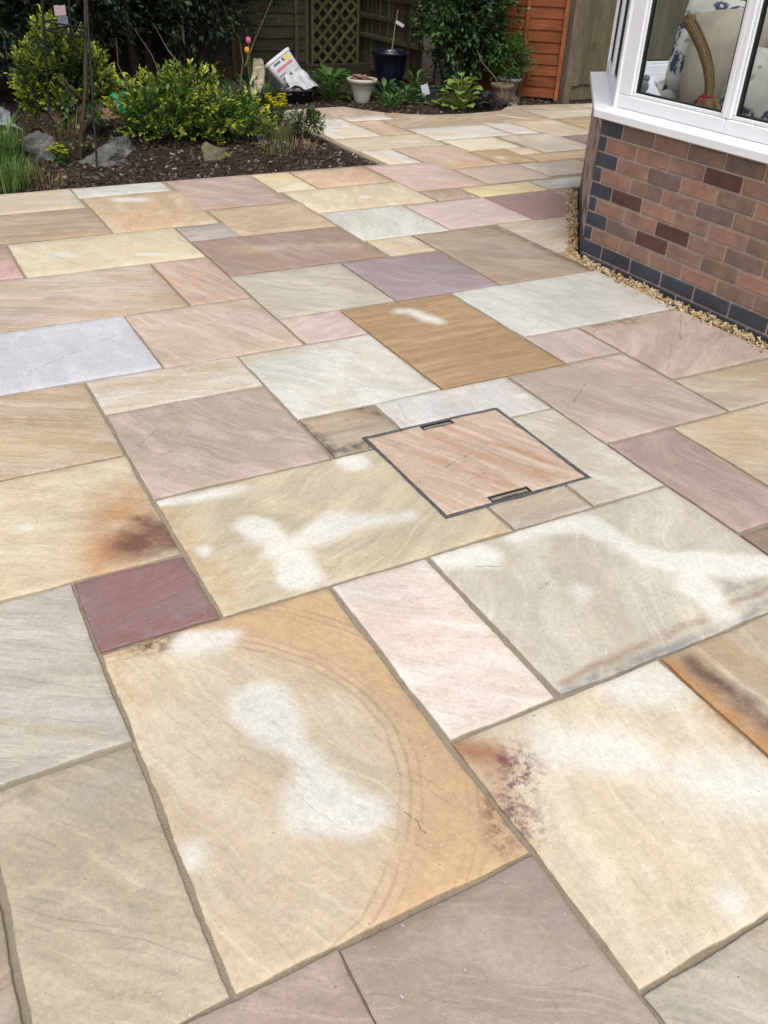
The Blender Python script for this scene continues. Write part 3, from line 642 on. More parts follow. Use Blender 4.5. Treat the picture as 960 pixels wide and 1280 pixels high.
# ================================================================ CONSERVATORY
cons = empty('conservatory', (C0.x, C0.y, 0), 0, 'brick conservatory base with white framed windows at the right', 'conservatory')
cons.location = (0, 0, 0)
def brick_mat(name, c1, c2, spec=.3, rough=.85):
    n = NT(name); p = n.coord(); oi = n.new('ShaderNodeObjectInfo'); r = oi.outputs['Random']
    q = n.vm('ADD', p, n.vm('SCALE', (31, 17, 23), sc=r)); a = n.noise(q, 14, 5, .7); b = n.noise(q, 160, 4, .7); c = n.noise(q, 5, 3)
    col = n.mix(n.math('ADD', n.math('MULTIPLY', r, 1.0), n.mapr(c, .3, .7, -.25, .5)), lin(c1), lin(c2))
    col = n.mix(1.0, col, n.vm('SCALE', (1, 1, 1), sc=n.mapr(a, .25, .75, .70, 1.28, False)), 'MULTIPLY')
    col = n.mix(n.math('MULTIPLY', n.mapr(b, .55, .75), .35), col, lin(tuple(v*.6 for v in c1)))
    return n.out(n.bsdf(col, rough, n.bump(n.math('ADD', b, a), .8, .004), spec))
BR = [brick_mat('brick_buff', (188, 142, 122), (166, 132, 120)), brick_mat('brick_brown', (166, 134, 116), (140, 118, 112)), brick_mat('brick_dark_red', (118, 80, 72), (106, 74, 68)), brick_mat('brick_blue', (66, 69, 82), (78, 80, 90), .45, .55)]
BPINK = brick_mat('brick_pale_pink', (206, 180, 170), (196, 170, 160))
M_PINKM = simple_mat('pale_pink_mortar', (196, 172, 160), .95, 60, .15, .15, .5, 200)
H0, CH = -.06, .075                                                 # first course, course height
wall = MB()
q1 = C0+CD*CL
ins = .006
wall.prism([(3.10+ins, -.62), (3.30, -.62), (3.30, 2.86), (q1.x+.12, q1.y-.16), (q1.x+.02, q1.y-.006), (q1.x-CN.x*ins, q1.y-CN.y*ins), (3.10+ins, 2.95-.006)], -.08, .695)
M_RECM = simple_mat('brick_mortar', (202, 182, 170), .95, 50, .2, .15, .5, 180)
wallo = wall.build('wall', M_RECM, cons)
bcache = {}
def brick(L, o, s, z, ang, mat):
    """brick of visible length L starting s along the wall from o"""
    key = (round(L, 3), mat.name)
    if key not in bcache:
        m = MB(); m.cbox((0, 0, 0), (L, .05, .065), .004); bo = m.build('brick', mat, wallo); bcache[key] = bo
    else: bo = copy_obj(bcache[key], wallo)
    dv = Vector((math.cos(ang), math.sin(ang), 0)); nv = Vector((dv.y, -dv.x, 0))
    p = Vector((o[0], o[1], 0))+dv*(s+L/2)-nv*(.025-random.uniform(-.0007, .0007)*0)
    bo.location = p+nv*random.uniform(-.0012, .0012)+Vector((0, 0, z)); bo.rotation_euler = (0, 0, ang+random.uniform(-.004, .004))
DARK = {(3, 2), (4, 3), (5, 1), (8, 4), (2, 7), (6, 6), (7, 8), (3, 9)}
for k in range(10):
    z = H0+.0325+k*CH+.008; first = .157 if k % 2 == 1 else .055
    # front face runs from the corner towards -y; outward normal -x
    s = 0.0; i = 0
    while s < 3.4:
        L = first if i == 0 else .215
        m = BR[3] if (k <= 1 or i == 0) else (BR[2] if (k, i) in DARK else BR[0 if random.random() < .52 else 1])
        brick(L, (3.10, 2.95), s, z, -math.pi/2, m); s += L+.010; i += 1
    # angled face runs away from the corner
    s = 0.0; i = 0
    while s < CL-.03:
        L = min((.055 if k % 2 == 1 else .157) if i == 0 else .215, CL-s)
        m = BR[3] if k <= 1 else (BR[1] if random.random() < .15 else BPINK)
        # walk from the far end so that the outward normal stays on the garden side
        e = q1; brick(L, (e.x, e.y), CL-s-L, z, math.atan2(-CD.y, -CD.x), m); s += L+.010; i += 1
# white plastic frames
def upvc():
    n = NT('white_upvc'); p = n.coord(); a = n.noise(p, 9, 4); c = n.noise(p, 140, 3)
    col = n.mix(n.mapr(a, .35, .7), (.80, .81, .83, 1), (.77, .78, .80, 1)); col = n.mix(n.math('MULTIPLY', n.mapr(c, .68, .75), .3), col, (.3, .3, .3, 1))
    return n.out(n.bsdf(col, .28, None, .5))
M_UP = upvc(); M_GASK = simple_mat('black_gasket', (34, 34, 38), .6)
def glass_mat():
    n = NT('window_glass'); tr = n.new('ShaderNodeBsdfTransparent'); tr.inputs[0].default_value = (.90, .93, .93, 1)
    gl = n.new('ShaderNodeBsdfGlossy'); gl.inputs['Roughness'].default_value = .015; gl.inputs[0].default_value = (1, 1, 1, 1)
    fr_ = n.new('ShaderNodeFresnel'); fr_.inputs[0].default_value = 1.5; mx = n.new('ShaderNodeMixShader')
    n.t.links.new(fr_.outputs[0], mx.inputs[0]); n.t.links.new(tr.outputs[0], mx.inputs[1]); n.t.links.new(gl.outputs[0], mx.inputs[2])
    return n.out(mx.outputs[0])
M_GLASS = glass_mat()
# sill: sloping top, front nose
def sill_run(a, b, nrm, na, nb, name):
    """a,b = inner line ends; na/nb = outer ends"""
    prof_in = .752; V = []
    for p, o in ((a, na), (b, nb)):
        V += [(p.x, p.y, prof_in), (o.x, o.y, .738), (o.x, o.y, .706), (p.x, p.y, .698)]
    return meshobj(name, V, [(0, 1, 5, 4), (1, 2, 6, 5), (2, 3, 7, 6), (3, 0, 4, 7), (0, 3, 2, 1), (4, 5, 6, 7)], M_UP, cons)
fin = .075                                                             # frame face set back from the brick face
A0 = Vector((3.10-.045, -.62)); A1 = Vector((3.10+fin+.06, -.62))
import_c = None
# mitre directions at the bay corner
def offset_corner(d):                                                  # distance d outwards from both faces
    # front plane x = 3.10-d ; angled plane: (p-C0).CN = d
    x = 3.10-d; y = C0.y+(d-(x-C0.x)*CN.x)/CN.y; return Vector((x, y))
OC, IC = offset_corner(.045), offset_corner(-fin-.06)
sill_run(Vector((IC.x, -.62)), IC, None, Vector((OC.x, -.62)), OC, 'window_sill')
EO, EI = OC+CD*(CL+.04), IC+CD*(CL-.03)
sill_run(IC, EI, None, OC, EO, 'window_sill')
def frame_bar(win, a, b, z0, z1, t0, t1, nrm, name='frame', e=.004, mat=None):
    """bar between plan points a,b, from z0 to z1, depth from t0 to t1 inwards of the plan line"""
    c = (a+b)/2-nrm*(t0+t1)/2; d = b-a; m = Matrix.Rotation(math.atan2(d.y, d.x), 3, 'Z')
    return MB().cbox((c.x, c.y, (z0+z1)/2), (d.length, abs(t1-t0), z1-z0), e, m).build(name, mat or M_UP, win)
FC = Vector((3.172, 2.965))
def window(y_or_t, face):
    pass
def pane_win(o, d, nrm, s0, s1, zb, zt, fl=.058, fr=.058):
    """one window light: sash frame, bead, gasket and pane between s0 and s1 along d from o"""
    P_ = lambda s: o+d*s
    w = MB(); c = P_((s0+s1)/2)-nrm*.034; m = Matrix.Rotation(math.atan2(d.y, d.x), 3, 'Z')
    win = MB().cbox((c.x, c.y, (zb+zb+.062)/2), (s1-s0, .068, .062), .005, m).build('window', M_UP, cons)
    frame_bar(win, P_(s0), P_(s1), zt-.062, zt, 0, .068, nrm)
    for (a, b) in ((s0, s0+fl), (s1-fr, s1)): frame_bar(win, P_(a), P_(b), zb+.063, zt-.063, 0, .068, nrm)
    ia, ib = s0+fl+.001, s1-fr-.001
    # sloped glazing bead
    frame_bar(win, P_(ia), P_(ib), zb+.063, zb+.079, .010, .045, nrm, 'glazing_bead', .003); frame_bar(win, P_(ia), P_(ib), zt-.079, zt-.063, .010, .045, nrm, 'glazing_bead', .003)
    for (a, b) in ((ia, ia+.014), (ib-.014, ib)): frame_bar(win, P_(a), P_(b), zb+.080, zt-.080, .010, .045, nrm, 'glazing_bead', .003)
    ja, jb = ia+.0145, ib-.0145
    for (a, b) in ((ja, ja+.009), (jb-.009, jb)): frame_bar(win, P_(a), P_(b), zb+.080, zt-.080, .016, .04, nrm, 'gasket', .001, M_GASK)
    for (a, b) in ((zb+.080, zb+.087), (zt-.087, zt-.080)): frame_bar(win, P_(ja+.009), P_(jb-.009), a, b, .016, .04, nrm, 'gasket', .001, M_GASK)
    frame_bar(win, P_(ja+.009), P_(jb-.009), zb+.087, zt-.087, .026, .030, nrm, 'pane', .0005, M_GLASS)
    return win
ZB, ZT = .748, 2.05
NX = Vector((-1, 0)); DY = Vector((0, -1))
pane_win(FC, DY, NX, .010, .735, ZB, ZT, .105, .026); pane_win(FC, DY, NX, .7355, 1.46, ZB, ZT, .026, .026); pane_win(FC, DY, NX, 1.4605, 2.19, ZB, ZT, .026, .026); pane_win(FC, DY, NX, 2.1905, 2.92, ZB, ZT, .026, .10)
pane_win(FC, CD, CN, .028, .70, ZB, ZT); pane_win(FC, CD, CN, .703, 1.375, ZB, ZT)
MB().tube([(FC.x+.028, FC.y-.012, ZB-.02), (FC.x+.028, FC.y-.012, ZT)], .034, 8).build('corner_post', M_UP, cons)
# far side wall with its window, ring beam, floor
Q = FC+CD*1.40
M_INW = simple_mat('plaster_beige', (170, 150, 130), .9, 20, .1)
Q = Q+Vector((.02, -.12))
MB().box(((Q.x+.12+7.2)/2, Q.y+.03, .33), (7.2-Q.x-.12, .12, .70)).build('side_wall', M_INW, cons)
MB().cbox(((Q.x+7.2)/2, Q.y-.04, .72), (7.2-Q.x, .30, .03), .006).build('inner_sill', M_UP, cons)
for s0 in (0.10, .85, 1.60, 2.35): pane_win(Vector((Q.x, Q.y+.08)), Vector((1, 0)), Vector((0, 1)), s0, s0+.745, ZB-.015, ZT)
MB().box((3.33, 1.15, .722), (.26, 3.55, .022)).build('inner_sill', M_UP, cons)
cc = IC+CD*.65-CN*.09; mm = Matrix.Rotation(math.atan2(CD.y, CD.x), 3, 'Z')
MB().box((cc.x, cc.y, .7225), (1.32, .22, .022), mm).build('inner_sill', M_UP, cons)
MB().prism([(3.32, -.6), (7.2, -.6), (7.2, Q.y-.06), (Q.x+.1, Q.y-.06), (3.32, 2.85)], -.02, .05).build('floor', simple_mat('floor_tile', (170, 150, 126), .5, 6, .12), cons)
MB().box((7.25, 1.7, 1.2), (.1, 5, 2.5)).build('house_wall', M_INW, cons)

# furniture and ornaments behind the glass
def cloth_mat(name, c1, c2=None, flower=None, bumpy=.3):
    n = NT(name); p = n.coord(); a = n.noise(p, 6, 4); wv = n.noise(p, 500, 2)
    col = n.mix(n.mapr(a, .3, .7), lin(c1), lin(c2 or tuple(v*.88 for v in c1)))
    if flower:
        q = n.vm('ADD', p, n.vm('SCALE', n.vm('SUBTRACT', n.noise(p, 26, 4, .6, col=True), (.5, .5, .5)), sc=.06))
        v = n.voro(q, 6.0, rand=.9); m = n.mapr(v, .44, .34); m2 = n.mapr(n.noise(p, 34, 3), .40, .54)
        col = n.mix(n.math('MULTIPLY', m, m2), col, lin(flower))
        v2 = n.voro(n.vm('ADD', q, (4, 4, 4)), 11); m3 = n.math('MULTIPLY', n.mapr(v2, .20, .15), .8); col = n.mix(m3, col, lin((150, 156, 140)))
    return n.out(n.bsdf(col, .95, n.bump(n.math('ADD', a, n.math('MULTIPLY', wv, .3)), bumpy, .01), .15))
def cushion(name, loc, size, rot, mat, label, puff=1.0, sd=1):
    nu = 16; V = []; F = []
    for sgn in (1, -1):
        for j in range(nu+1):
            for i in range(nu+1):
                u, v = 2*i/nu-1, 2*j/nu-1; h = ((1-abs(u)**2.2)*(1-abs(v)**2.2))**.62
                pinch = 1-.07*(abs(u)**2+abs(v)**2)*(1 if abs(u) < .9 or abs(v) < .9 else .6)
                wob = .012*mnoise.noise(Vector((u*2+sd, v*2, sd)))
                V.append((u*size[0]/2*pinch, sgn*(h*size[1]/2*puff)+wob*h, v*size[2]/2*pinch))
    m = (nu+1)**2
    for k in range(2):
        for j in range(nu):
            for i in range(nu):
                q = (k*m+j*(nu+1)+i, k*m+j*(nu+1)+i+1, k*m+(j+1)*(nu+1)+i+1, k*m+(j+1)*(nu+1)+i); F.append(q[::-1] if k == 0 else q)
    o = meshobj(name, V, F, mat, None, loc, True); o.rotation_euler = rot; tag(o, label, 'cushion', 'cushions on the sofa'); return o
M_SOFA = cloth_mat('sofa_linen', (226, 222, 212)); M_CUSH = cloth_mat('beige_cushion', (196, 184, 166)); M_FLOR = cloth_mat('floral_cushion', (222, 218, 208), None, (66, 74, 104))
sofa = empty('sofa', (4.62, 2.80, 0), 0, 'pale linen sofa standing inside behind the conservatory glass', 'sofa')
def softbox(name, c, d, r=.05, par=sofa, mat=M_SOFA):
    b = bmesh.new(); bmesh.ops.create_cube(b, size=1)
    for v in b.verts: v.co = Vector((v.co.x*d[0], v.co.y*d[1], v.co.z*d[2]))
    bmesh.ops.bevel(b, geom=b.edges[:], offset=r, segments=4, affect='EDGES', profile=.5)
    me = bpy.data.meshes.new(name); b.to_mesh(me); b.free(); me.materials.append(mat); me.polygons.foreach_set('use_smooth', [True]*len(me.polygons))
    o = bpy.data.objects.new(name, me); o.location = c; return link(o, par)
softbox('base', (0, 0, .25), (.9, 1.95, .30)); softbox('seat', (-.05, 0, .47), (.8, 1.5, .18)); softbox('backrest', (.36, 0, .75), (.24, 1.9, .82), .08)
softbox('arm', (-.04, .86, .48), (.86, .22, .50), .08); softbox('arm', (-.04, -.86, .48), (.86, .22, .50), .08)
cushion('cushion', (4.36, 3.44, .92), (.60, .20, .60), (R(-12), R(4), R(-58)), M_FLOR, 'pale cushion with dark blue flowers mostly hidden behind the plain beige cushion', 1, 3)
cushion('cushion', (4.22, 3.22, .90), (.56, .20, .58), (R(-14), R(-5), R(-62)), M_CUSH, 'plain beige square cushion beside the straw bundle', 1, 5)
cushion('cushion', (4.12, 2.82, .80), (.50, .18, .44), (R(-20), R(8), R(-64)), M_FLOR, 'floral cushion with dark blue flowers seen through the right hand pane', 1, 8)
cushion('cushion', (4.36, 2.75, .98), (.55, .20, .5), (R(-12), R(-3), R(-60)), M_CUSH, 'plain beige cushion standing behind the floral cushion in the right hand pane', 1, 9)
# straw bundle
sb = empty('straw_bundle', (3.44, 2.60, .735), 0, 'curved bundle of straw tied with a red ribbon on the window board', 'straw bundle')
M_STRAW = island_mat('straw', [(0, (.24, .15, .07)), (.3, (.33, .22, .11)), (.6, (.17, .10, .05)), (.85, (.40, .28, .15))], .8)
top = MB()
for i in range(70):
    a = random.uniform(0, 6.28); r = math.sqrt(random.random()); pr = []
    for t in (0, .2, .4, .6, .8, 1):
        rad = (.016+.018*t)*r; pr.append((.0+rad*math.cos(a)+.02*math.sin(t*3), -.0+.235*t**1.5+rad*math.sin(a)*1.1, .10+.31*t))
    top.tube(pr, .0052, 5)
top.cbox((.008, .236, .408), (.052, .056, .045), .008, Matrix.Rotation(R(-28), 3, 'X'))
top.build('stalks', M_STRAW, sb)
bl = MB()
for i in range(110):
    a = 2*math.pi*i/110+random.uniform(-.05, .05); k = random.uniform(.86, 1.04); pr = [(k*r*math.cos(a), .005+k*r*math.sin(a)-.02*(1-t), z) for t, r, z in ((1, .020, .105), (.8, .048, .088), (.5, .068, .055), (.2, .062, .025), (0, .03, .004))]
    bl.tube(pr, .0035, 4)
bl.build('ears', M_STRAW, sb)
M_RED = simple_mat('red_ribbon', (196, 40, 56), .5)
MB().tube([(.034*math.cos(t*.5236), .008+.034*math.sin(t*.5236), .100+.003*math.sin(t)) for t in range(13)], .007, 6).tube([(-.03, .0, .10), (-.055, .02, .085), (-.07, .03, .05)], [.006, .007, .003], 6).tube([(-.03, -.0, .10), (-.06, -.03, .085), (-.075, -.05, .045)], [.006, .006, .003], 6).build('ribbon', M_RED, sb, True)
# little bird ornament on a block
bo = empty('bird_ornament', (3.50, 3.12, .734), R(35), 'small grey bird ornament on a wooden block in the window corner', 'ornament')
MB().cbox((0, 0, .018), (.13, .06, .034), .006).build('block', simple_mat('driftwood', (120, 108, 96), .8, 30, .3), bo)
b = bmesh.new(); bmesh.ops.create_icosphere(b, subdivisions=3, radius=1)
for v in b.verts:
    x, y, z = v.co; tail = max(0, -x-.3)
    v.co = Vector((x*.055-.03*tail, y*.028*(1-.6*tail), .072+z*.032*(1-.55*tail)+.02*tail))
bmesh.ops.create_icosphere(b, subdivisions=2, radius=.020, matrix=Matrix.Translation((.045, 0, .108)))
bmesh.ops.create_cone(b, segments=8, radius1=.006, radius2=.0005, depth=.022, matrix=Matrix.Translation((.072, 0, .107)) @ Matrix.Rotation(R(90), 4, 'Y'))
me = bpy.data.meshes.new('bird'); b.to_mesh(me); b.free(); me.materials.append(simple_mat('grey_glaze', (150, 158, 158), .35, 25, .35)); me.polygons.foreach_set('use_smooth', [True]*len(me.polygons))
link(bpy.data.objects.new('bird', me), bo)

# ================================================================ FENCES
W_GREY = wood_mat('weathered_wood', (92, 86, 66), (68, 64, 50), 0, green=(74, 78, 48)); W_GREYV = wood_mat('weathered_upright', (128, 118, 96), (98, 90, 72), 2, green=(104, 106, 66))
W_OR = wood_mat('orange_stained_wood', (154, 88, 52), (126, 72, 42), 0); W_ORV = wood_mat('orange_stained_batten', (166, 102, 64), (138, 82, 50), 2); W_DARK = wood_mat('dark_board', (76, 66, 52), (56, 50, 40), 0, green=(66, 72, 44)); W_SLAT = wood_mat('slat_wood', (100, 96, 72), (74, 70, 54), 2, green=(80, 86, 54)); W_RAIL = wood_mat('rail_wood', (104, 98, 72), (80, 75, 56), 1, green=(90, 94, 54))
W_TREL = wood_mat('trellis_lath', (120, 112, 74), (94, 88, 58), 0, green=(90, 94, 52)); W_POST = wood_mat('post_wood', (130, 116, 100), (100, 90, 80), 2)
def lap_panel(root, p0, p1, nb, pitch, wood, upright, battens, z0=.02, t=.012):
    """overlapping horizontal boards between two plan points; boards, battens and frame are parts of root"""
    d = Vector(p1)-Vector(p0); L = d.length; root.location = (p0[0], p0[1], 0); root.rotation_euler = (0, 0, math.atan2(d.y, d.x))
    first = None
    for i in range(nb):
        z = z0+pitch*i+pitch*.55; tilt = R(-7+random.uniform(-1, 1))
        if first is None:
            m = MB(); nx = 8; hb = pitch*.62; vs = []
            for k in range(nx+1):
                x = L*k/nx; wv = .008*mnoise.noise(Vector((k*.9, 1, 0))); vs += [(x, -t/2, -hb+wv), (x, t/2, -hb+wv), (x, t/2, hb), (x, -t/2, hb)]
            fs = []
            for k in range(nx):
                for q in range(4): fs.append((k*4+q, k*4+(q+1) % 4, k*4+4+(q+1) % 4, k*4+4+q))
            fs += [(3, 2, 1, 0), (nx*4, nx*4+1, nx*4+2, nx*4+3)]
            first = meshobj('board', vs, fs, wood, root); ob = first
        else: ob = copy_obj(first, root)
        ob.location = (0, random.uniform(-.002, .002), z); ob.rotation_euler = (tilt, 0, random.uniform(-.002, .002))
    H = z0+pitch*nb
    bm_ = None
    for s in battens:
        if bm_ is None: bm_ = MB().cbox((0, -.028, H/2), (.042, .024, H), .003).build('batten', upright, root); ob = bm_
        else: ob = copy_obj(bm_, root)
        ob.location = (s*L, 0, 0)
# brown lap fence along the back, behind the dark hedge
fl = empty('lap_fence', (0, 0, 0), 0, 'mossy brown overlapped board fence panel left of the trellis', 'fence'); lap_panel(fl, (3.02, 9.62), (4.42, 9.62), 14, .125, W_GREY, W_GREYV, (.02, .38, .92))
fl = empty('lap_fence', (0, 0, 0), 0, 'dark overlapped board fence panel behind the hedge, second from the trellis', 'fence'); lap_panel(fl, (1.20, 9.64), (3.0, 9.64), 14, .125, W_DARK, W_GREYV, (.02, .5, .98))
fl = empty('lap_fence', (0, 0, 0), 0, 'dark overlapped board fence panel behind the hedge at the far left', 'fence'); lap_panel(fl, (-.65, 9.62), (1.18, 9.62), 14, .125, W_DARK, W_GREYV, (.02, .5, .98))
fl = empty('lap_fence', (0, 0, 0), 0, 'overlapped board fence panel half hidden behind the trellis lattice', 'fence'); lap_panel(fl, (4.44, 9.66), (5.22, 9.66), 14, .125, W_DARK, W_GREYV, (.02, .98))
# trellis
tr = empty('trellis', (4.48, 9.565, 0), 0, 'diamond lattice trellis panel against the back fence', 'trellis')
TW, TH = .60, 1.80
for x in (.011, TW-.011): MB().cbox((x, 0, TH/2), (.022, .03, TH), .002).build('frame_bar', W_POST, tr)
for z in (.011, TH-.011): MB().cbox((TW/2, 0, z), (TW-.046, .03, .022), .002).build('frame_bar', W_TREL, tr)
pz = .142
for sgn in (1, -1):
    c0 = -TW if sgn > 0 else 0; k = 0
    c = -1.0
    while c < 3.0:
        # z = c + sgn*x clipped to the frame
        lo, hi = .022, TH-.022; xa, xb = .022, TW-.022
        if sgn > 0: x0_, x1_ = max(xa, lo-c), min(xb, hi-c)
        else: x0_, x1_ = max(xa, c-hi), min(xb, c-lo)
        if x1_-x0_ > .03:
            a = Vector((x0_, 0, c+sgn*x0_)); b_ = Vector((x1_, 0, c+sgn*x1_)); L = (b_-a).length
            o = MB().cbox((0, 0, 0), (L, .008, .034), .001).build('lath', W_TREL, tr); o.location = (a+b_)/2+Vector((0, -.0045*sgn, 0)); o.rotation_euler = (0, -sgn*R(45), 0)
        c += pz
# upright slat fence running towards the viewer
sf = empty('slat_fence', (5.16, 9.60, 0), 0, 'mossy fence of gapped upright slats on thick rails behind the blue pot', 'fence')
first = None
for i in range(14):
    if first is None: first = MB().cbox((.012, 0, .66), (.016, .072, 1.24), .002).build('slat', W_SLAT, sf); ob = first
    else: ob = copy_obj(first, sf)
    ob.location = (0, -.05-i*.098+random.uniform(-.006, .006), random.uniform(-.015, .015)); ob.rotation_euler = (random.uniform(-.012, .012), 0, 0)
for z in (.10, .42, .62, .82, 1.1): MB().cbox((-.022, -.71, z), (.038, 1.42, .05), .006).build('rail', W_RAIL, sf)
MB().cbox((-.01, -.03, .12), (.03, .10, .24), .004).build('gravel_board', W_DARK, sf)
# orange fence panel, post and close-boarded fence
fo = empty('orange_fence', (0, 0, 0), 0, 'orange stained overlapped fence panel with a vertical batten', 'fence'); lap_panel(fo, (5.52, 8.02), (6.34, 7.345), 15, .105, W_OR, W_ORV, (.05, .62, .985), .03)
MB().cbox((0, 0, .95), (.09, .09, 1.95), .006).build('fence_post', W_POST).location = (6.395, 7.30, 0)
tag(bpy.data.objects['fence_post'], 'grey timber post between the orange panel and the upright board fence', 'fence post')
cf = empty('board_fence', (6.47, 7.33, 0), R(4), 'weathered fence of upright overlapped boards beside the house', 'fence')
MB().cbox((1.9, .03, .07), (3.9, .03, .15), .004).build('gravel_board', W_GREYV, cf)
first = None
for i in range(40):
    if first is None:
        m = MB(); m.add([(-.06, -.004, 0), (.06, -.012, 0), (.06, .004, 0), (-.06, .004, 0), (-.06, -.004, 1.65), (.06, -.012, 1.65), (.06, .004, 1.65), (-.06, .004, 1.65)], [(3, 2, 1, 0), (4, 5, 6, 7), (0, 1, 5, 4), (1, 2, 6, 5), (2, 3, 7, 6), (3, 0, 4, 7)]); first = m.build('board', W_GREYV, cf); ob = first
    else: ob = copy_obj(first, cf)
    ob.location = (.05+i*.099, random.uniform(-.003, .003), .15 if i % 7 else .14); ob.rotation_euler = (0, random.uniform(-.006, .006), R(2))
for z in (.4, 1.0, 1.6): MB().cbox((1.9, .055, z), (3.9, .04, .07), .004).build('rail', W_GREYV, cf)

# ================================================================ PLANTS
def leaves(name, base, axis, length, width, mat, parent, fold=.25, droop=.15, young=None, loc=None, pts=1):
    """leaf blades as separate islands: base point, direction, length and width arrays"""
    n = len(base); base = np.asarray(base, float); axis = np.asarray(axis, float); axis /= np.linalg.norm(axis, axis=1)[:, None]+1e-9
    up = np.tile([0, 0, 1.], (n, 1))+rng.normal(0, .35, (n, 3)); side = np.cross(axis, up); side /= np.linalg.norm(side, axis=1)[:, None]+1e-9
    nr = np.cross(side, axis); L = np.asarray(length, float)*np.ones(n); W = np.asarray(width, float)*np.ones(n)
    def at(t, s, h): return base+axis*(t*L)[:, None]+side*(s*W)[:, None]+nr*(h*L)[:, None]
    V = np.stack([at(0, 0, 0), at(.42, .5, fold*.3), at(.42, -.5, fold*.3), at(.45, 0, .02), at(.78, .3, fold*.15-droop*.5), at(.78, -.3, fold*.15-droop*.5), at(1.0, 0, -droop)], 1)
    fb = np.array([(0, 1, 3), (0, 3, 2)]); fq = np.array([(1, 4, 6, 3), (3, 6, 5, 2)])
    off = (np.arange(n)*7)[:, None, None]
    F = (fb[None]+off).reshape(-1, 3).tolist()+(fq[None]+off).reshape(-1, 4).tolist()
    o = meshobj(name, V.reshape(-1, 3), F, mat, parent, loc)
    if young is not None:
        at_ = o.data.attributes.new('young', 'FLOAT', 'POINT'); at_.data.foreach_set('value', np.repeat(np.asarray(young, np.float32), 7))
    return o
def sprigs(n, c, rad, sl, per, ll, upb=.5, lo=-.4, lump=.18, sd=0, inner=.25):
    """twigs standing out of an uneven rounded bush, leaves along each twig"""
    c = np.array(c, float); rad = np.array(rad, float)
    d = rng.normal(0, 1, (n*6+50, 3)); d /= np.linalg.norm(d, axis=1)[:, None]; d = d[d[:, 2] > lo][:n]; n = len(d)
    ln = np.array([mnoise.noise(Vector(q*2.3)+Vector((sd, sd, sd))) for q in d])
    k = 1+lump*ln*2-(rng.random(n)**2)*inner*2
    p = c+d*rad*k[:, None]; ax = d*np.array([1, 1, .7])+np.array([0, 0, upb])+rng.normal(0, .25, (n, 3)); ax /= np.linalg.norm(ax, axis=1)[:, None]
    sl = sl*rng.uniform(.6, 1.3, n); outer = np.clip((k-.75)/.4, 0, 1)
    t = np.tile((np.arange(per)+.5)/per, n)[:, None]; P_ = np.repeat(p, per, 0); X = np.repeat(ax, per, 0); S = np.repeat(sl, per)[:, None]; O = np.repeat(outer, per)
    q = np.cross(X, rng.normal(0, 1, X.shape)); q /= np.linalg.norm(q, axis=1)[:, None]+1e-9
    return P_+X*S*t, X*(.35+.8*t)+q*(.9-.45*t), ll*rng.uniform(.45, 1.4, n*per)*(1-.25*t[:, 0]), O*np.clip(.15+t[:, 0]-.35*rng.random(n*per), 0, 1)
def twigs(parent, base, n, h, spread, r, mat, name='stem'):
    m = MB()
    for i in range(n):
        a = random.uniform(0, 6.28); e = random.uniform(.3, 1)*spread; p = [(0, 0, 0)]
        p = [(base[0]+e*t**1.3*math.cos(a)+random.gauss(0, .01), base[1]+e*t**1.3*math.sin(a)+random.gauss(0, .01), base[2]+h*t*random.uniform(.9, 1.05)) for t in (0, .3, .6, 1)]
        m.tube(p, [r, r*.8, r*.6, r*.3], 5)
    return m.build(name, mat, parent)
M_BRK = simple_mat('shrub_bark', (84, 68, 54), .9, 40, .3, .2, .5, 60); M_TWIG = simple_mat('pale_twig', (150, 130, 106), .9, 40, .25, .2)
M_DTRUNK = simple_mat('dark_trunk', (66, 56, 48), .95, 30, .3, .2, .6, 40)

# rounded evergreen with yellow-green tips
sh = empty('rounded_shrub', (0, 0, 0), 0, 'rounded evergreen shrub with yellow-green shoot tips inside the metal plant frame', 'shrub')
B, A, L, Y = sprigs(1250, (1.16, 6.66, .42), (.30, .28, .31), .085, 11, .036, .8, -.75, .2, 3, .32)
leaves('foliage', B, A, L, L*.5, leaf_mat('shrub_leaf', (.022, .050, .013), (.045, .085, .02), (.50, .56, .07), trans=.25), sh, young=Y)  # yellow new growth, its tip colour raised to paint in light on the tips
twigs(sh, (1.16, 6.66, .0), 14, .5, .22, .010, M_BRK)
# golden euonymus
sh = empty('golden_shrub', (0, 0, 0), 0, 'low spreading shrub with bright green and gold leaves in the middle of the flower bed', 'shrub')
B1, A1_, L1, Y1 = sprigs(560, (1.84, 6.32, .20), (.36, .32, .23), .11, 10, .044, .6, -.5, .3, 8, .32)
B2, A2, L2, Y2 = sprigs(380, (2.22, 6.24, .15), (.30, .26, .18), .10, 10, .042, .6, -.5, .3, 12, .32)
B3, A3, L3, Y3 = sprigs(60, (1.98, 6.3, .42), (.22, .14, .06), .11, 10, .042, 1.0, 0, .2, 15, .2)
B, A, L, Y = [np.concatenate(q) for q in ((B1, B2, B3), (A1_, A2, A3), (L1, L2, L3), (Y1, Y2, Y3))]
leaves('foliage', B, A, L, L*.48, leaf_mat('golden_leaf', (.03, .085, .012), (.08, .16, .025), (.56, .58, .08), trans=.25), sh, young=Y)
twigs(sh, (1.95, 6.28, 0), 22, .36, .4, .007, M_BRK)
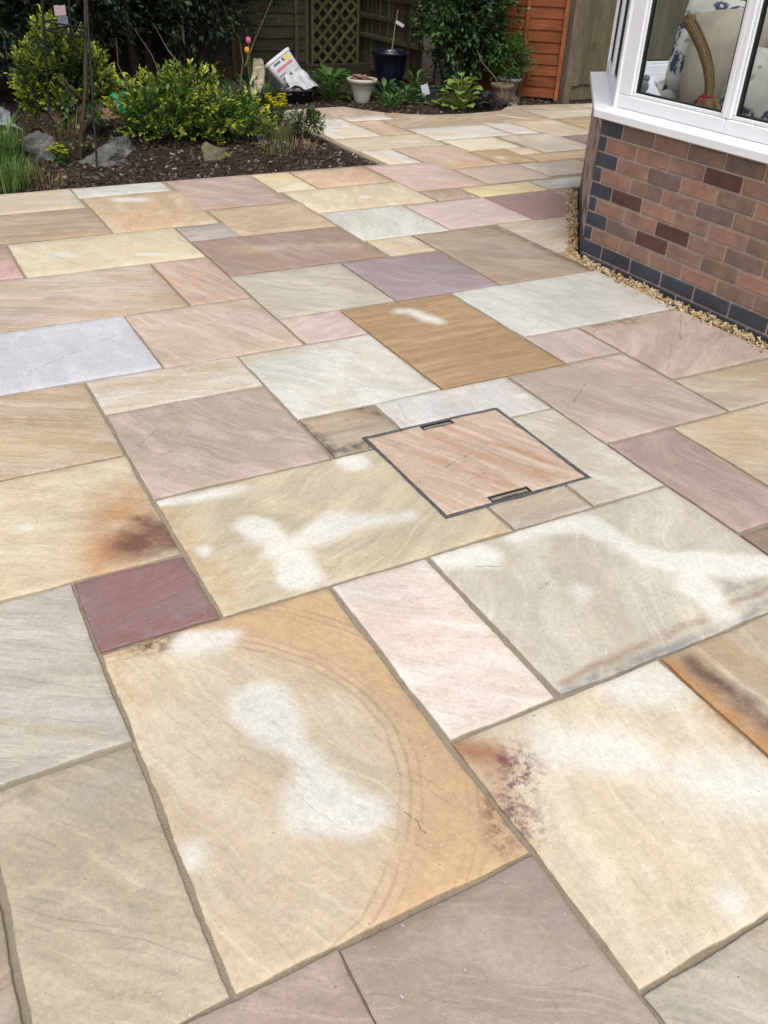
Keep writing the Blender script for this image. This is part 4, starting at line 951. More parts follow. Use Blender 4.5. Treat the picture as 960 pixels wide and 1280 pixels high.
# clipped dark azalea at the tip of the bed
sh = empty('small_shrub', (0, 0, 0), 0, 'small dark leaved shrub at the patio side corner of the bed', 'shrub')
B, A, L, Y = sprigs(95, (2.90, 6.17, .13), (.10, .09, .085), .06, 7, .040, .5, -.6, .3, 21, .3)
leaves('foliage', B, A, L, L*.45, leaf_mat('azalea_leaf', (.022, .045, .016), (.05, .085, .03), (.10, .15, .05), trans=.15, rough=.35), sh, young=Y); twigs(sh, (2.90, 6.17, 0), 8, .14, .09, .005, M_BRK)
# grasses
def grass(name, c, n, h, spread, w, mat, label, cat='grass', lean=.5, z=None):
    """arching blades, three segments each"""
    a = rng.uniform(0, 6.28, n); r = np.sqrt(rng.random(n))*spread; x = c[0]+r*np.cos(a); y = c[1]+r*np.sin(a); z = np.full(n, bed_z(*c) if z is None else z)
    a2 = a+rng.normal(0, .7, n); hh = h*rng.uniform(.5, 1.15, n); ln = hh*lean*rng.uniform(.2, 1.4, n); dx, dy = np.cos(a2), np.sin(a2); px, py = -dy, dx
    V = []
    for t, k, wd in ((0, 0, 1), (.45, .18, .9), (.8, .55, .6), (1, 1, .08)):
        cx, cy, cz = x+dx*ln*k, y+dy*ln*k, z+hh*t*(1-.12*k)
        V += [np.stack([cx+px*w*wd, cy+py*w*wd, cz], -1), np.stack([cx-px*w*wd, cy-py*w*wd, cz], -1)]
    V = np.stack(V, 1).reshape(-1, 3); F = []
    for i in range(n):
        for k in range(3): F.append((i*8+k*2, i*8+k*2+1, i*8+k*2+3, i*8+k*2+2))
    root = empty(name, (0, 0, 0), 0, label, cat); meshobj('blades', V, F, mat, root); return root
M_GRASS = leaf_mat('grass_blade', (.07, .15, .03), (.15, .25, .07), trans=.3); M_GRASS2 = leaf_mat('olive_blade', (.11, .14, .04), (.22, .22, .09), trans=.3); M_DKG = leaf_mat('dark_blade', (.025, .060, .020), (.045, .085, .03), trans=.15)
grass('grass_clump', (.48, 5.80), 420, .33, .20, .0035, M_GRASS, 'tall bright green grass clump at the left picture edge, the taller one'); grass('grass_clump', (.46, 5.45), 260, .20, .18, .0032, M_GRASS, 'low green grass clump spilling to the paving at the left picture edge'); grass('grass_clump', (.62, 5.52), 90, .15, .12, .003, M_GRASS2, 'thin straw coloured grass tuft in front of the low grass clump')
grass('grass_clump', (2.60, 6.02), 150, .16, .09, .0028, M_GRASS2, 'olive grass tuft below the yellow flowers'); grass('grass_clump', (2.45, 5.72), 80, .08, .16, .0028, M_GRASS2, 'thin pale weeds at the front of the bed right of the mossy rock')
grass('lily_clump', (2.86, 7.32), 420, .26, .20, .004, M_DKG, 'dark green narrow leaved clump left of the white tub', 'plant', 1.0)
grass('lily_clump', (2.62, 7.0), 160, .16, .14, .004, M_DKG, 'small dark green narrow leaved clump between golden shrub and yellow flowers', 'plant', 1.0)
grass('grass_clump', (4.05, 8.5), 140, .2, .2, .004, M_DKG, 'dark grass below the trellis', 'grass', .6, .02)
M_DEAD = leaf_mat('dead_stem', (.16, .11, .06), (.26, .19, .11), trans=.1)
grass('dead_clump', (1.00, 5.98), 130, .30, .10, .0022, M_DEAD, 'dry brown dead stems beside the climbing stem', 'plant', .6)
grass('dead_clump', (.72, 5.42), 70, .10, .14, .0022, M_DEAD, 'dry brown weeds on the soil between grass and paving', 'plant', 1.0)
grass('dead_clump', (2.62, 5.70), 70, .09, .14, .0022, M_DEAD, 'dry brown weeds on the soil below the small dark shrub', 'plant', 1.0)
# yellow flowers
def flowers(name, c, n, h, spread, fc, label, z0=None, size=.012, stem=(.05, .11, .02), leafn=5):
    root = empty(name, (0, 0, 0), 0, label, 'flower'); z0 = bed_z(*c) if z0 is None else z0; st = MB(); fl_ = MB(); LB = []; LA = []
    for i in range(n):
        a = random.uniform(0, 6.28); r = math.sqrt(random.random())*spread; x, y = c[0]+r*.5*math.cos(a), c[1]+r*.5*math.sin(a); hh = h*random.uniform(.75, 1.08); tx, ty = c[0]+r*math.cos(a), c[1]+r*math.sin(a)
        st.tube([(x, y, z0), ((x+tx)/2, (y+ty)/2, z0+hh*.6), (tx, ty, z0+hh)], .0022, 4)
        for k in range(leafn): t = random.random()*.85; LB.append((x+(tx-x)*t, y+(ty-y)*t, z0+hh*t)); LA.append((random.gauss(0, 1), random.gauss(0, 1), .5))
        for q in range(6):
            o = Vector((random.gauss(0, size*.8), random.gauss(0, size*.8), random.gauss(0, size*.6)))
            for pt in range(5):
                an = 2*math.pi*pt/5+q; cx = Vector((tx, ty, z0+hh))+o; e = Vector((math.cos(an), math.sin(an), .35))*size; sd = Vector((-math.sin(an), math.cos(an), 0))*size*.45
                fl_.add([cx, cx+e*.6+sd, cx+e, cx+e*.6-sd], [(0, 1, 2, 3)])
    st.build('stem', leaf_mat(name+'_stem', stem, stem), root); fl_.build('blossom', leaf_mat(name+'_petal', fc, tuple(v*.8 for v in fc), trans=.2), root)
    leaves('foliage', np.array(LB), np.array(LA), .05, .014, M_GRASS, root); return root
flowers('yellow_flowers', (2.72, 6.36), 26, .27, .10, (.72, .60, .02), 'bright yellow flower head cluster beside the small dark shrub'); flowers('yellow_flowers', (2.42, 6.30), 14, .20, .10, (.62, .56, .03), 'paler yellow flowers at the right edge of the golden shrub'); 
flowers('yellow_plant', (.90, 5.72), 9, .10, .06, (.38, .42, .03), 'small yellow-green sedum plant between the rocks and the paving', None, .018)
flowers('white_blossom', (2.40, 6.90), 5, .22, .12, (.55, .52, .42), 'few cream blossoms above the golden shrub')

# tulips
def tulip(c, h, col, label):
    root = empty('tulip', (c[0], c[1], .0), 0, label, 'tulip', 'tulips by the back fence'); MB().tube([(0, 0, 0), (.01, 0, h*.5), (.0, .01, h)], .004, 6).build('stem', M_GRASS, root)
    MB().lathe([(.004, 0), (.018, .008), (.025, .025), (.024, .042), (.016, .058)], 10, (0, .01, h)).build('blossom', simple_mat('tulip_petal', col, .5, 60, .2), root, True)
    leaves('foliage', np.array([(0, 0, .01)]*3), np.array([(.4, .2, 1), (-.4, .1, 1), (.1, -.4, 1)]), h*.6, .04, M_GRASS, root)
tulip((3.15, 8.05), .50, (236, 120, 160), 'pink tulip standing above the orange one'); tulip((3.12, 8.02), .42, (240, 170, 40), 'orange yellow tulip below the pink one')

# dock-like plant, big separate leaves
def big_leaf_mesh(name, L, W, mat, lobes=0):
    n = 9; V = []; F = []
    for i in range(n):
        t = i/(n-1); w = W*math.sin(math.pi*min(1, t*.92+.06))**.8/2
        if lobes: w *= 1-.30*abs(math.sin(t*math.pi*lobes))
        z = .10*L*math.sin(t*2.6)-.22*L*t*t; V += [(-w, t*L, z+.10*w), (0, t*L, z-.02*L), (w, t*L, z+.10*w)]
    for i in range(n-1):
        a = i*3; F += [(a, a+1, a+4, a+3), (a+1, a+2, a+5, a+4)]
    me = bpy.data.meshes.new(name); me.from_pydata(V, [], F); me.update(); me.materials.append(mat); me.polygons.foreach_set('use_smooth', [True]*len(F)); return me
def leafy(name, c, z0, n, L, W, h, mat, label, lobes=0, upright=.6, spread=.12, cat='plant'):
    root = empty(name, (c[0], c[1], z0), 0, label, cat); me = big_leaf_mesh('leaf', L, W, mat, lobes); st = MB()
    for i in range(n):
        a = 2.4*i+random.uniform(-.3, .3); k = (i+.5)/n; hh = h*(1-k)*random.uniform(.8, 1.1)+.03; r = spread*(.25+.9*k)
        o = bpy.data.objects.new('leaf', me); link(o, root); s = random.uniform(.7, 1.15); o.scale = (s, s, s)
        o.location = (r*math.cos(a), r*math.sin(a), hh); o.rotation_euler = (R(random.uniform(0, 25)+60*upright*(1-k)), random.uniform(-.3, .3), a-math.pi/2)
        st.tube([(0, 0, 0), (r*.4*math.cos(a), r*.4*math.sin(a), hh*.6), (r*math.cos(a), r*math.sin(a), hh)], .004, 5)
    st.build('stem', mat, root); return root
M_DOCK = leaf_mat('dock_leaf', (.045, .11, .022), (.075, .15, .035), trans=.25); M_LIME = leaf_mat('lime_leaf', (.16, .26, .05), (.24, .34, .08), trans=.3); M_PURP = leaf_mat('purple_leaf', (.020, .016, .028), (.045, .034, .055), trans=.1); M_MIDG = leaf_mat('border_leaf', (.04, .10, .025), (.08, .16, .04), trans=.2)
leafy('dock_plant', (3.97, 7.98), 0, 40, .15, .085, .22, M_DOCK, 'broad leaved green plant between the black trug and the white pot', 0, .35, .15)
leafy('lime_plant', (5.02, 7.20), -.01, 44, .105, .115, .27, M_LIME, 'pale lime plant with lobed leaves below the ivy', 1.5, .12, .17)
leafy('purple_plant', (5.33, 7.22), -.01, 60, .07, .05, .09, M_PURP, 'low dark purple leaved plant right of the lime plant', 0, .3, .17)
leafy('low_plant', (4.62, 7.62), -.01, 46, .08, .045, .10, M_MIDG, 'low green plant at the foot of the dark planter trough', 0, .4, .18); leafy('low_plant', (4.52, 7.86), -.01, 30, .10, .05, .12, M_MIDG, 'low green plant in front of the dark blue pot', 0, .5, .14)
leafy('low_plant', (4.38, 7.45), -.01, 26, .07, .04, .08, M_MIDG, 'low green plant right of the white pot', 0, .4, .12)
leafy('low_plant', (4.84, 7.78), .08, 30, .10, .04, .12, M_MIDG, 'green plant growing in the dark planter trough', 0, .6, .13)
rl = empty('rose_foliage', (0, 0, 0), 0, 'sparse green and bronze rose leaves around the climbing stem', 'climber')
B, A, L, Y = sprigs(60, (1.13, 5.90, .30), (.20, .14, .17), .07, 6, .042, .3, -1, .3, 71, .4)
leaves('foliage', B, A, L, L*.62, leaf_mat('rose_leaf', (.03, .07, .02), (.07, .12, .04), (.13, .10, .05), trans=.2), rl, young=Y)

# dark hedge: three big evergreens with bare lower branches
M_HEDGE = leaf_mat('hedge_leaf', (.012, .026, .012), (.028, .050, .022), (.045, .075, .03), trans=.10, rough=.45); M_IVY = leaf_mat('ivy_leaf', (.014, .040, .014), (.030, .075, .026), (.09, .16, .045), trans=.12, rough=.4)
def big_bush(name, c, rad, zc, n, label, mat, ll=.05, stems=6, sd=1, lo=-.95, base_r=.02, spread=.5, per=9, sl=.16, inner=.35, cat='hedge', group=None):
    root = empty(name, (0, 0, 0), 0, label, cat, group); B, A, L, Y = sprigs(n, (c[0], c[1], zc), rad, sl, per, ll, .25, lo, .28, sd, inner)
    leaves('crown', B, A, L, L*.5, mat, root, young=Y); m = MB()
    for i in range(stems):
        a = 6.28*i/stems+random.uniform(-.4, .4); r1 = spread*random.uniform(.4, 1); p = [(c[0]+.12*math.cos(a), c[1]+.12*math.sin(a), -.02)]
        for t in (.25, .5, .75, 1): p.append((c[0]+(.12+r1*t)*math.cos(a)+random.gauss(0, .04), c[1]+(.12+r1*t)*math.sin(a)+random.gauss(0, .04), zc*t*1.15))
        m.tube(p, [base_r, base_r*.8, base_r*.65, base_r*.5, base_r*.3], 6)
    m.build('trunk', M_DTRUNK, root); return root
big_bush('hedge_shrub', (.35, 8.35), (1.0, .75, .80), 1.10, 2100, 'dark evergreen hedge bush behind the rounded shrub at the far left', M_HEDGE, .055, 7, 31)
big_bush('hedge_shrub', (1.75, 8.80), (.95, .65, .75), 1.18, 1900, 'dark evergreen hedge bush above the green watering can', M_HEDGE, .055, 9, 37)
big_bush('hedge_shrub', (2.95, 9.05), (.75, .50, .72), 1.10, 1500, 'dark evergreen hedge bush behind the tulips', M_HEDGE, .05, 9, 41)
big_bush('hedge_tree', (2.3, 9.0), (2.6, 1.0, .7), 2.15, 2200, 'overhanging dark evergreen tree canopy above the hedge', M_HEDGE, .07, 3, 47, -1, .05, .8)
big_bush('hedge_tree', (-1.2, 8.6), (1.4, 1.0, 1.3), 1.5, 1500, 'dark evergreen tree at the left beyond the hedge bushes', M_HEDGE, .07, 4, 49, -1, .05, .6)
# ivy covered shrub in front of the slat fence corner
big_bush('ivy_shrub', (5.42, 7.80), (.40, .32, .62), .82, 2100, 'tall ivy covered shrub between the slat fence and the orange fence', M_IVY, .05, 8, 53, -.95, .016, .3, 9, .12, .3, 'shrub')
big_bush('ivy_shrub', (5.20, 8.25), (.36, .30, .4), 1.45, 700, 'upper ivy growth leaning over the slat fence behind the blue pot', M_IVY, .05, 3, 57, -.95, .016, .3, 9, .12, .3, 'shrub')
big_bush('ivy_shrub', (5.80, 7.52), (.17, .14, .19), .40, 320, 'bright green leafy shrub arching over the old urn', leaf_mat('fresh_leaf', (.03, .085, .016), (.06, .14, .03), (.12, .22, .05), trans=.2), .035, 5, 59, -.9, .006, .15, 8, .09, .25, 'shrub')
# bare twigs in front of the fence
def twig(c, pts, r, label):
    o = MB().tube([(c[0]+x, c[1]+y, z) for x, y, z in pts], [r*(1-.7*i/(len(pts)-1)) for i in range(len(pts))], 6).build('bare_branch', M_TWIG); tag(o, label, 'branch', 'bare branches at the back')
for i, (lb, c, pts) in enumerate([
    ('pale forked bare branch rising left of the trellis', (3.35, 8.9), [(0, 0, 0), (.05, 0, .25), (.03, .02, .45), (-.12, .05, .75), (-.25, .05, 1.0)]),
    ('pale bare branch leaning right across the brown lap fence', (3.42, 8.9), [(0, 0, .2), (.12, 0, .45), (.30, .02, .75), (.4, .0, .95)]),
    ('thin curved bare twig low in the ivy', (5.55, 7.28), [(0, 0, 0), (.0, -.02, .13), (-.09, 0, .26), (-.25, .03, .40), (-.3, .05, .5)]),
    ('thin bare twig beside the old urn', (5.52, 7.30), [(0, 0, 0), (.03, 0, .10), (.10, 0, .17), (.14, .02, .22)]),
    ('leaning bare stem under the hedge above the golden shrub', (2.75, 8.3), [(0, 0, 0), (-.1, .05, .2), (-.28, .1, .42), (-.4, .1, .65)]),
    ('thin pale hanging stem under the hedge, left one', (1.98, 8.2), [(0, 0, .05), (.01, 0, .2), (-.04, 0, .33), (-.03, 0, .55)]),
    ('thin pale stem under the hedge, right one', (2.28, 8.2), [(0, 0, .05), (.03, 0, .25), (-.02, 0, .4), (-.16, 0, .62)])]): twig(c, pts, .010 if i < 2 or i == 4 else .007, lb)

# ================================================================ PLANT FRAME, CLIMBING STEM
M_IRON = metal_mat('black_iron', (.02, .022, .022), .6, .5)
ob_ = empty('plant_obelisk', (1.15, 6.0, 0), 0, 'tall thin dark metal plant frame over the rounded shrub', 'plant frame')
legs = [((.925, 6.23, -.02), (1.10, 6.17, 1.95)), ((1.145, 6.45, -.02), (1.33, 6.45, 1.95)), ((1.09, 5.57, -.02), (1.33, 5.98, 1.95))]
def legp(i, z): a, b_ = Vector(legs[i][0]), Vector(legs[i][1]); return a+(b_-a)*((z+.02)/1.97)-Vector((1.15, 6, 0))
for i in range(3): MB().tube([legp(i, -.02), legp(i, 1.95)], .0075, 8).build('leg', M_IRON, ob_)
for z in (.80, .85, 1.4, 1.94):
    m = MB()
    for a, b_ in ((0, 1), (1, 2), (2, 0)): m.tube([legp(a, z), legp(b_, z)], .006, 6)
    m.build('ring', M_IRON, ob_)
MB().lathe([(.0, 0), (.03, .02), (.035, .05), (.02, .08), (.0, .09)], 12, tuple(legp(1, 1.95))).build('finial', M_IRON, ob_, True)
rose = empty('climbing_rose', (1.02, 5.80, 0), 0, 'thick brown climbing rose stem leaning up the plant frame', 'climber')
MB().tube([(0, 0, -.03), (.03, .02, .12), (.07, .03, .28), (.13, .06, .5), (.18, .09, .78), (.22, .11, 1.05), (.25, .12, 1.5)], [.026, .020, .016, .013, .011, .010, .008], 8).build('stem', M_BRK, rose, True)
for pz_ in ([(.03, .02, .10), (-.05, .02, .22), (-.08, .05, .36)], [(.05, .02, .2), (.1, -.05, .32), (.2, -.06, .42)], [(0, 0, .05), (-.08, -.02, .16), (-.11, -.01, .26)], [(.1, .05, .42), (.02, .0, .5), (-.02, 0, .58)]):
    MB().tube(pz_, [.012, .009, .004], 6).build('branch', M_BRK, rose)
tagc = empty('plant_label', (1.12, 6.20, .84), R(20), 'small pink and grey plant label hanging at the top of the plant frame', 'plant label')
MB().cbox((0, 0, .075), (.085, .004, .06), .001).build('card', simple_mat('pink_card', (214, 190, 196), .6, 60, .15), tagc); MB().cbox((.012, 0, .012), (.075, .004, .058), .001).build('lower_card', simple_mat('grey_card', (130, 142, 156), .6, 50, .3), tagc)
MB().tube([(0, 0, .10), (0, -.02, .13)], .002, 5).build('wire', M_IRON, tagc)

# ================================================================ ROCKS
def rock_mat(name, c, moss=None):
    n = NT(name); p = n.coord(); a = n.noise(p, 12, 6, .7); b_ = n.noise(p, 70, 5, .7); st = n.noise(n.mapping(p, rot=(.4, .3, 0), sc=(2, 2, 16)), 1.5, 5, .6)
    col = n.mix(n.mapr(a, .3, .7), lin(c), lin(tuple(v*.72 for v in c))); col = n.mix(n.math('MULTIPLY', n.mapr(st, .55, .68), .5), col, lin((206, 204, 196)))
    if moss:
        nz = n.new('ShaderNodeSeparateXYZ'); n.put(nz, 0, n.new('ShaderNodeNewGeometry').outputs['Normal']); m = n.math('MULTIPLY', n.mapr(nz.outputs[2], .3, .8), n.mapr(n.noise(p, 15, 5, .7), .38, .55)); col = n.mix(m, col, lin(moss))
    return n.out(n.bsdf(col, .9, n.bump(n.math('ADD', a, n.math('MULTIPLY', b_, .5)), .7, .012), .25))
M_ROCK = rock_mat('grey_rock', (124, 123, 118)); M_MOSS = rock_mat('mossy_rock', (134, 128, 116), (120, 120, 48))
def rock(c, size, rz, label, mat=M_ROCK, sd=1, cutn=9):
    b_ = bmesh.new(); bmesh.ops.create_icosphere(b_, subdivisions=5, radius=1); rs = random.Random(sd)
    planes = [(Vector((rs.gauss(0, 1), rs.gauss(0, 1), rs.gauss(.2, .8))).normalized(), rs.uniform(.38, .70)) for _ in range(cutn+4)]
    for v in b_.verts:
        p = v.co.copy()
        for nn, dd in planes:
            k = p.dot(nn)-dd
            if k > 0: p -= nn*k
        p *= 1.35; p += p.normalized()*(.14*mnoise.fractal(p*2.2+Vector((sd, 0, 0)), .9, 2, 6)); v.co = Vector((p.x*size[0], p.y*size[1], p.z*size[2]))
    me = bpy.data.meshes.new('rock'); b_.to_mesh(me); b_.free(); me.materials.append(mat); me.polygons.foreach_set('use_smooth', [False]*len(me.polygons))
    o = bpy.data.objects.new('rock', me); o.location = c; o.rotation_euler = (rs.uniform(-.2, .2), rs.uniform(-.2, .2), rz); link(o); tag(o, label, 'rock', 'rocks edging the flower bed')
rock((.80, 5.93, .06), (.15, .11, .12), .3, 'grey domed rock left of the plant frame leg', sd=2); rock((1.20, 5.70, .05), (.19, .12, .13), -.2, 'large pale grey angular rock at the foot of the climbing stem', sd=6, cutn=7)
rock((1.36, 6.0, .08), (.14, .11, .12), .5, 'grey rock behind the large angular one', sd=9); rock((1.95, 5.68, .03), (.15, .09, .09), .1, 'low mossy rock in front of the golden shrub', M_MOSS, 12); rock((2.50, 6.10, .04), (.08, .05, .045), .4, 'small pale rock beside the olive grass tuft', sd=15)
rock((5.70, 7.26, .03), (.07, .06, .07), .2, 'rounded brown stone at the patio edge by the pots', rock_mat('brown_rock', (128, 110, 98)), 18); rock((5.30, 8.0, .12), (.09, .08, .09), .4, 'grey stone sitting at the end of the timber edging', sd=22); rock((1.02, 6.12, .05), (.12, .09, .10), .9, 'grey rock half hidden under the rounded shrub', sd=25)

# ================================================================ POTS AND GARDEN THINGS
def pot(name, c, z0, prof, mat, label, n=32, inner=.02, soil=True, cat='pot', tilt=0):
    root = empty(name, (c[0], c[1], z0), 0, label, cat); rim_r = prof[-1][0]; h = prof[-1][1]
    pr = [(.001, 0)]+prof+[(rim_r-inner*.5, h), (rim_r-inner, h-.03), (rim_r-inner*1.3, h-.05), (.001, h-.052)]
    MB().lathe(pr, n).build('body', mat, root, True)
    if soil: MB().lathe([(.001, 0), (rim_r-inner*1.2, 0), (rim_r-inner*1.2, .008), (.001, .02)], n, (0, 0, h-.045)).build('soil', M_SOIL, root, True)
    return root
M_WPOT = simple_mat('cream_plastic', (206, 202, 190), .5, 8, .12); M_BPOT = simple_mat('blue_glaze', (24, 25, 44), .22, 8, .2, .6); M_GPOT = simple_mat('grey_plastic', (150, 148, 148), .6, 20, .15); M_STONE = simple_mat('old_stone', (132, 118, 96), .95, 25, .3, .2, .6, 60, .006)
p_ = pot('white_pot', (4.19, 7.72), 0, [(.065, .0), (.075, .02), (.095, .10), (.118, .185), (.140, .19), (.150, .20), (.152, .215), (.148, .225)], M_WPOT, 'cream round plant pot at the patio edge below the trellis')
m = MB()
for i in range(16): m.cbox((random.gauss(0, .05), random.gauss(0, .05), .215+random.uniform(0, .03)), (random.uniform(.04, .09), .04, .02), .006, Matrix.Rotation(random.uniform(0, 3), 3, 'Z') @ Matrix.Rotation(random.uniform(-.6, .6), 3, 'X'))
o = m.build('crocks', simple_mat('broken_terracotta', (150, 112, 98), .9, 14, .45), p_)
p_ = pot('blue_pot', (4.76, 8.20), 0, [(.120, .0), (.130, .02), (.160, .22), (.176, .36), (.190, .37), (.199, .385), (.197, .40), (.190, .407)], M_BPOT, 'large dark blue glazed pot in front of the slat fence')
cane = empty('plant_stick', (4.76, 8.18, .36), 0, 'thin bare stick with a white label standing in the blue pot', 'stick'); MB().tube([(0, 0, 0), (.02, 0, .15), (.03, 0, .25), (.06, 0, .42)], [.008, .007, .006, .005], 6).build('stick', M_TWIG, cane); MB().cbox((.085, -.01, .29), (.10, .003, .032), .001, Matrix.Rotation(R(25), 3, 'Y')).build('label_tag', simple_mat('white_tag', (232, 232, 236), .5), cane)
pot('grey_pot', (5.80, 7.50), 0, [(.065, 0), (.072, .02), (.11, .19), (.13, .195), (.134, .22)], M_GPOT, 'grey plant pot behind the old urn by the orange fence')
pot('old_urn', (5.62, 7.36), 0, [(.085, 0), (.09, .02), (.095, .12), (.10, .14), (.115, .15), (.12, .17), (.118, .185)], M_STONE, 'mossy stone coloured pot at the left of the grey pot')
pot('terracotta_pot', (1.60, 7.28), 0, [(.10, 0), (.098, .02), (.082, .11), (.06, .17), (.04, .19)], simple_mat('terracotta', (190, 148, 118), .9, 30, .15, .2, .3, 100), 'terracotta pot upside down between the two left shrubs', 28, .01, False)
# planter trough and timber edging
tg = empty('planter_trough', (4.84, 7.80, 0), R(-14), 'dark rectangular planter trough with green plants', 'planter'); m = MB(); 
m.cbox((0, -.09, .055), (.46, .014, .11), .003).cbox((0, .09, .055), (.46, .014, .11), .003); m.cbox((-.223, 0, .055), (.014, .164, .11), .003).cbox((.223, 0, .055), (.014, .164, .11), .003); m.build('box', simple_mat('dark_plastic', (46, 48, 48), .6), tg); MB().box((0, 0, .04), (.43, .165, .07)).build('soil', M_SOIL, tg)
o = MB().cbox((0, 0, .06), (.62, .12, .13), .012).build('timber_edging', wood_mat('sleeper', (112, 88, 60), (84, 66, 46), 0)); o.location = (5.30, 8.16, 0); o.rotation_euler = (0, 0, R(-12)); tag(o, 'old brown timber sleeper edging behind the trough', 'timber')
o = MB().cbox((0, 0, .07), (1.0, .06, .16), .008).build('timber_edging', W_DARK); o.location = (4.75, 9.35, 0); tag(o, 'low dark timber board at the foot of the trellis', 'timber')
o = MB().cbox((0, 0, .09), (2.6, .05, .18), .006).build('timber_edging', wood_mat('low_board', (92, 76, 58), (72, 60, 46), 0)); o.location = (2.1, 9.25, 0); tag(o, 'long low brown board under the hedge behind the golden shrub', 'timber')
pl = empty('white_tag', (4.80, 7.52, 0), R(-25), 'white plastic plant label leaning in the border between trough and lime plant', 'plant label'); MB().cbox((0, 0, .13), (.075, .006, .10), .003, Matrix.Rotation(R(-18), 3, 'Y')).build('card', simple_mat('pale_card', (214, 222, 232), .5, 40, .15), pl); MB().tube([(.01, 0, 0), (.0, .006, .14), (.02, .006, .20)], .004, 6).build('stake', M_GPOT, pl)

# tub, bag and trug
trg = empty('black_trug', (3.575, 7.96, 0), R(-4), 'black rubber trug holding a torn plastic sack of stones', 'trug')
V = []; nn = 28
def srect(a, rx, ry, e=.55): c_, s_ = math.cos(a), math.sin(a); return rx*math.copysign(abs(c_)**e, c_), ry*math.copysign(abs(s_)**e, s_)
prof = [(.145, .11, 0), (.17, .135, .105), (.18, .145, .11), (.18, .145, .120), (.165, .13, .118), (.14, .105, .02)]
for rx, ry, z in prof:
    for k in range(nn): x, y = srect(2*math.pi*k/nn, rx, ry); V.append((x, y, z))
F = [(i*nn+k, i*nn+(k+1) % nn, (i+1)*nn+(k+1) % nn, (i+1)*nn+k) for i in range(5) for k in range(nn)]+[tuple(range(nn))[::-1], tuple(range(5*nn, 6*nn))]
meshobj('tray', V, F, simple_mat('black_rubber', (38, 38, 42), .6), trg, None, True)
for s_ in (-1, 1): MB().tube([(s_*.175, -.05, .112), (s_*.20, -.03, .135), (s_*.20, .03, .135), (s_*.175, .05, .112)], .008, 6).build('handle', simple_mat('rubber_handle', (40, 40, 44), .6), trg)
m = MB()
rs = random.Random(5)
pts = [(rs.uniform(-.12, .14), rs.uniform(-.10, .08), rs.uniform(.08, .13)) for _ in range(46)]
o = chip_cloud('rubble', [(p[0]+3.585, p[1]+7.95, p[2]) for p in pts], .032, island_mat('rubble_stone', [(0, (.30, .27, .25)), (.3, (.16, .14, .13)), (.6, (.42, .39, .36)), (.85, (.09, .08, .08))]), 'grey rubble stones heaped in the black trug', 'rubble', .7)
def crumple(name, fn, nu, nv, mat, label, cat, amp=.018, fr_=9, parent=None, sd=0, thick=.003):
    V = []
    for j in range(nv+1):
        for i in range(nu+1):
            p = Vector(fn(i/nu, j/nv)); V.append(p+mnoise.noise_vector(p*fr_+Vector((sd, sd, 0)))*amp+mnoise.noise_vector(p*fr_*3)*amp*.35)
    F = [(j*(nu+1)+i, j*(nu+1)+i+1, (j+1)*(nu+1)+i+1, (j+1)*(nu+1)+i) for j in range(nv) for i in range(nu)]
    o = meshobj(name, V, F, mat, parent, None, False); md = o.modifiers.new('thickness', 'SOLIDIFY'); md.thickness = thick
    if label: tag(o, label, cat)
    return o
def plastic_mat():
    n = NT('clear_white_plastic'); p = n.coord(); a = n.noise(p, 18, 5, .65)
    s1 = n.bsdf(n.mix(n.mapr(a, .35, .7), (.62, .63, .64, 1), (.42, .42, .42, 1)), .3, n.bump(a, .6, .02), .6); tr_ = n.new('ShaderNodeBsdfTranslucent'); tr_.inputs[0].default_value = (.6, .6, .6, 1); mx = n.new('ShaderNodeMixShader'); mx.inputs[0].default_value = .25
    n.t.links.new(s1, mx.inputs[1]); n.t.links.new(tr_.outputs[0], mx.inputs[2]); return n.out(mx.outputs[0])
M_BAG = plastic_mat()
crumple('plastic_bag', lambda u, v: (3.47+.34*u+.02*(1-v), 8.0-.15*v+.03*math.sin(7*u), .115+.17*(1-v)**1.1*math.sin(math.pi*min(1, .25+u*.72))+.035*abs(math.sin(5*u+1))*v), 34, 22, M_BAG, 'torn clear white plastic sack lying open on the black trug', 'plastic bag', .02, 10, None, 2)
tb = empty('white_tub', (3.60, 8.05, .15), 0, 'tilted white plastic tub with red print leaning on the trug', 'tub')
tb.rotation_euler = (R(-36), R(-30), R(8)); tb.scale = (1.15, 1.15, 1.15)
M_TUB = simple_mat('white_plastic', (226, 226, 230), .35, 10, .06)
def rrect_lathe(prof, nn=40, e=.35):
    V = []
    for rx, ry, z in prof:
        for k in range(nn): x, y = srect(2*math.pi*k/nn, rx, ry, e); V.append((x, y, z))
    F = [(i*nn+k, i*nn+(k+1) % nn, (i+1)*nn+(k+1) % nn, (i+1)*nn+k) for i in range(len(prof)-1) for k in range(nn)]+[tuple(range(nn))[::-1], tuple(range((len(prof)-1)*nn, len(prof)*nn))]
    return V, F
meshobj('tub_body', *rrect_lathe([(.115, .085, 0), (.128, .098, .21), (.128, .098, .212)]), M_TUB, tb, None, True); meshobj('lid', *rrect_lathe([(.134, .104, .205), (.138, .108, .21), (.138, .108, .232), (.130, .100, .236), (.124, .094, .230)]), M_TUB, tb, None, True)
def decal(c, w_, h_, col, name='print'):
    y = -.0855-.013*(c[1]/.21)-.0022; MB().box((c[0], y, c[1]), (w_, .0012, h_), Matrix.Rotation(R(3.5), 3, 'X')).build(name, simple_mat('print_ink', col, .5, 120, .25), tb)
decal((-.045, .182), .07, .020, (90, 100, 110)); decal((.055, .178), .07, .034, (222, 196, 70)); decal((.02, .182), .022, .026, (60, 80, 150))
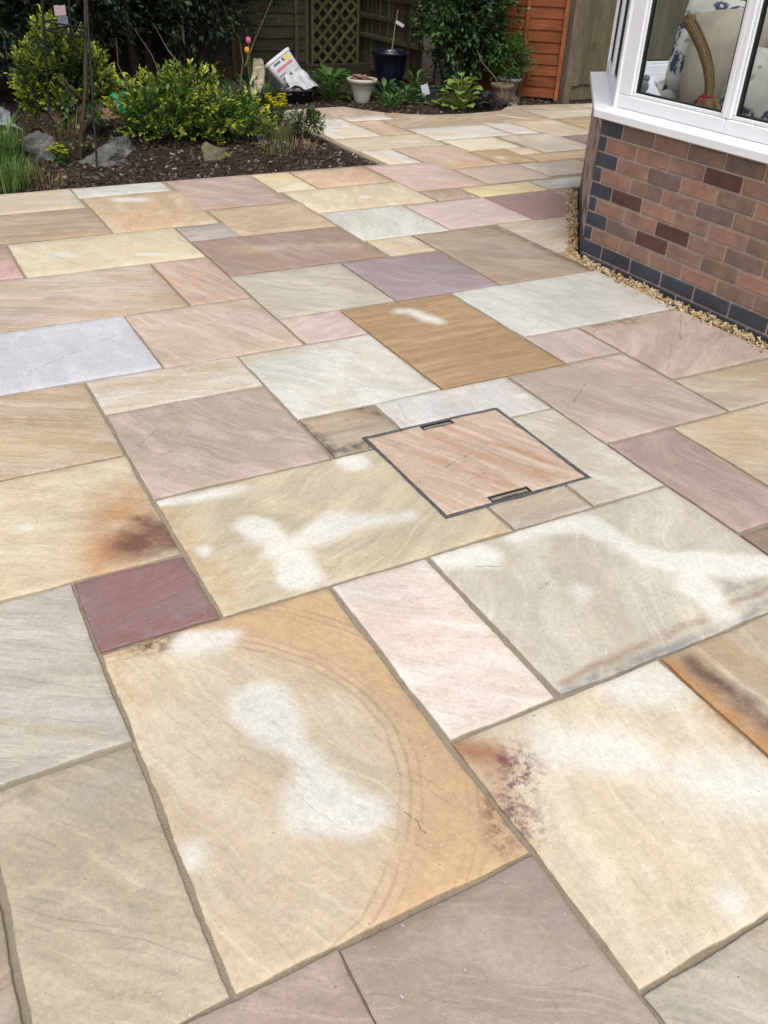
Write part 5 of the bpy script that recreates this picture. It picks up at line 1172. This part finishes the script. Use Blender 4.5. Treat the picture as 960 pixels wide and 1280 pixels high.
for i in range(9): decal((-.075+i*.0185, .132), .012, random.uniform(.018, .026), (216, 44, 84), 'red_letter')
decal((-.06, .085), .13-.06, .006, (150, 60, 90)); decal((-.07, .05), .026, .026, (60, 92, 80)); decal((.0, .052), .026, .026, (50, 96, 110)); decal((.06, .055), .04, .014, (160, 170, 180))
crumple('paper_sack', lambda u, v: (3.19+.075*math.cos(6.28*u)*(1-.45*v)+.03*v, 7.98+.06*math.sin(6.28*u)*(1-.4*v), .05+.33*v), 26, 16, simple_mat('cream_sack', (206, 194, 164), .85, 14, .3), 'crumpled cream paper sack standing left of the white tub', 'sack', .03, 9, None, 4)
# green watering can
wc = empty('watering_can', (1.76, 7.62, 0), R(150), 'green plastic watering can between the two left shrubs', 'watering can')
M_GRN = simple_mat('green_plastic', (20, 150, 92), .4, 10, .1)
MB().lathe([(.001, 0), (.105, 0), (.112, .01), (.112, .15), (.10, .18), (.07, .20), (.001, .205)], 28).build('body', M_GRN, wc, True)
MB().tube([(.09, 0, .05), (.17, 0, .12), (.26, 0, .22)], [.024, .018, .014], 10).build('spout', M_GRN, wc, True); MB().lathe([(.014, 0), (.034, .03), (.036, .036), (.001, .038)], 16, (.26, 0, .22), Matrix.Rotation(R(42), 3, 'Y')).build('rose_head', M_GRN, wc, True)
MB().tube([(.06, 0, .19), (.02, 0, .27), (-.06, 0, .28), (-.13, 0, .20), (-.112, 0, .10)], .013, 8).build('handle', M_GRN, wc, True)
# grey pipes and sheet at the far left edge
o = crumple('plastic_sheet', lambda u, v: (.30+.50*u, 7.05+.30*v, .16+.08*math.sin(3.1*v)-.08*u), 20, 14, simple_mat('grey_sheet', (126, 128, 140), .45, 12, .3, .5), 'crumpled grey plastic sheeting behind the grass at the left edge', 'sheeting', .045, 7)
o = MB().tube([(.38, 6.95, .12), (.62, 6.98, .11), (.80, 7.0, .08), (.90, 7.02, .0)], .012, 8).build('pale_pipe', simple_mat('white_pipe', (206, 210, 214), .4), None, True); tag(o, 'short pale plastic pipe lying behind the grass at the left edge', 'pipe')
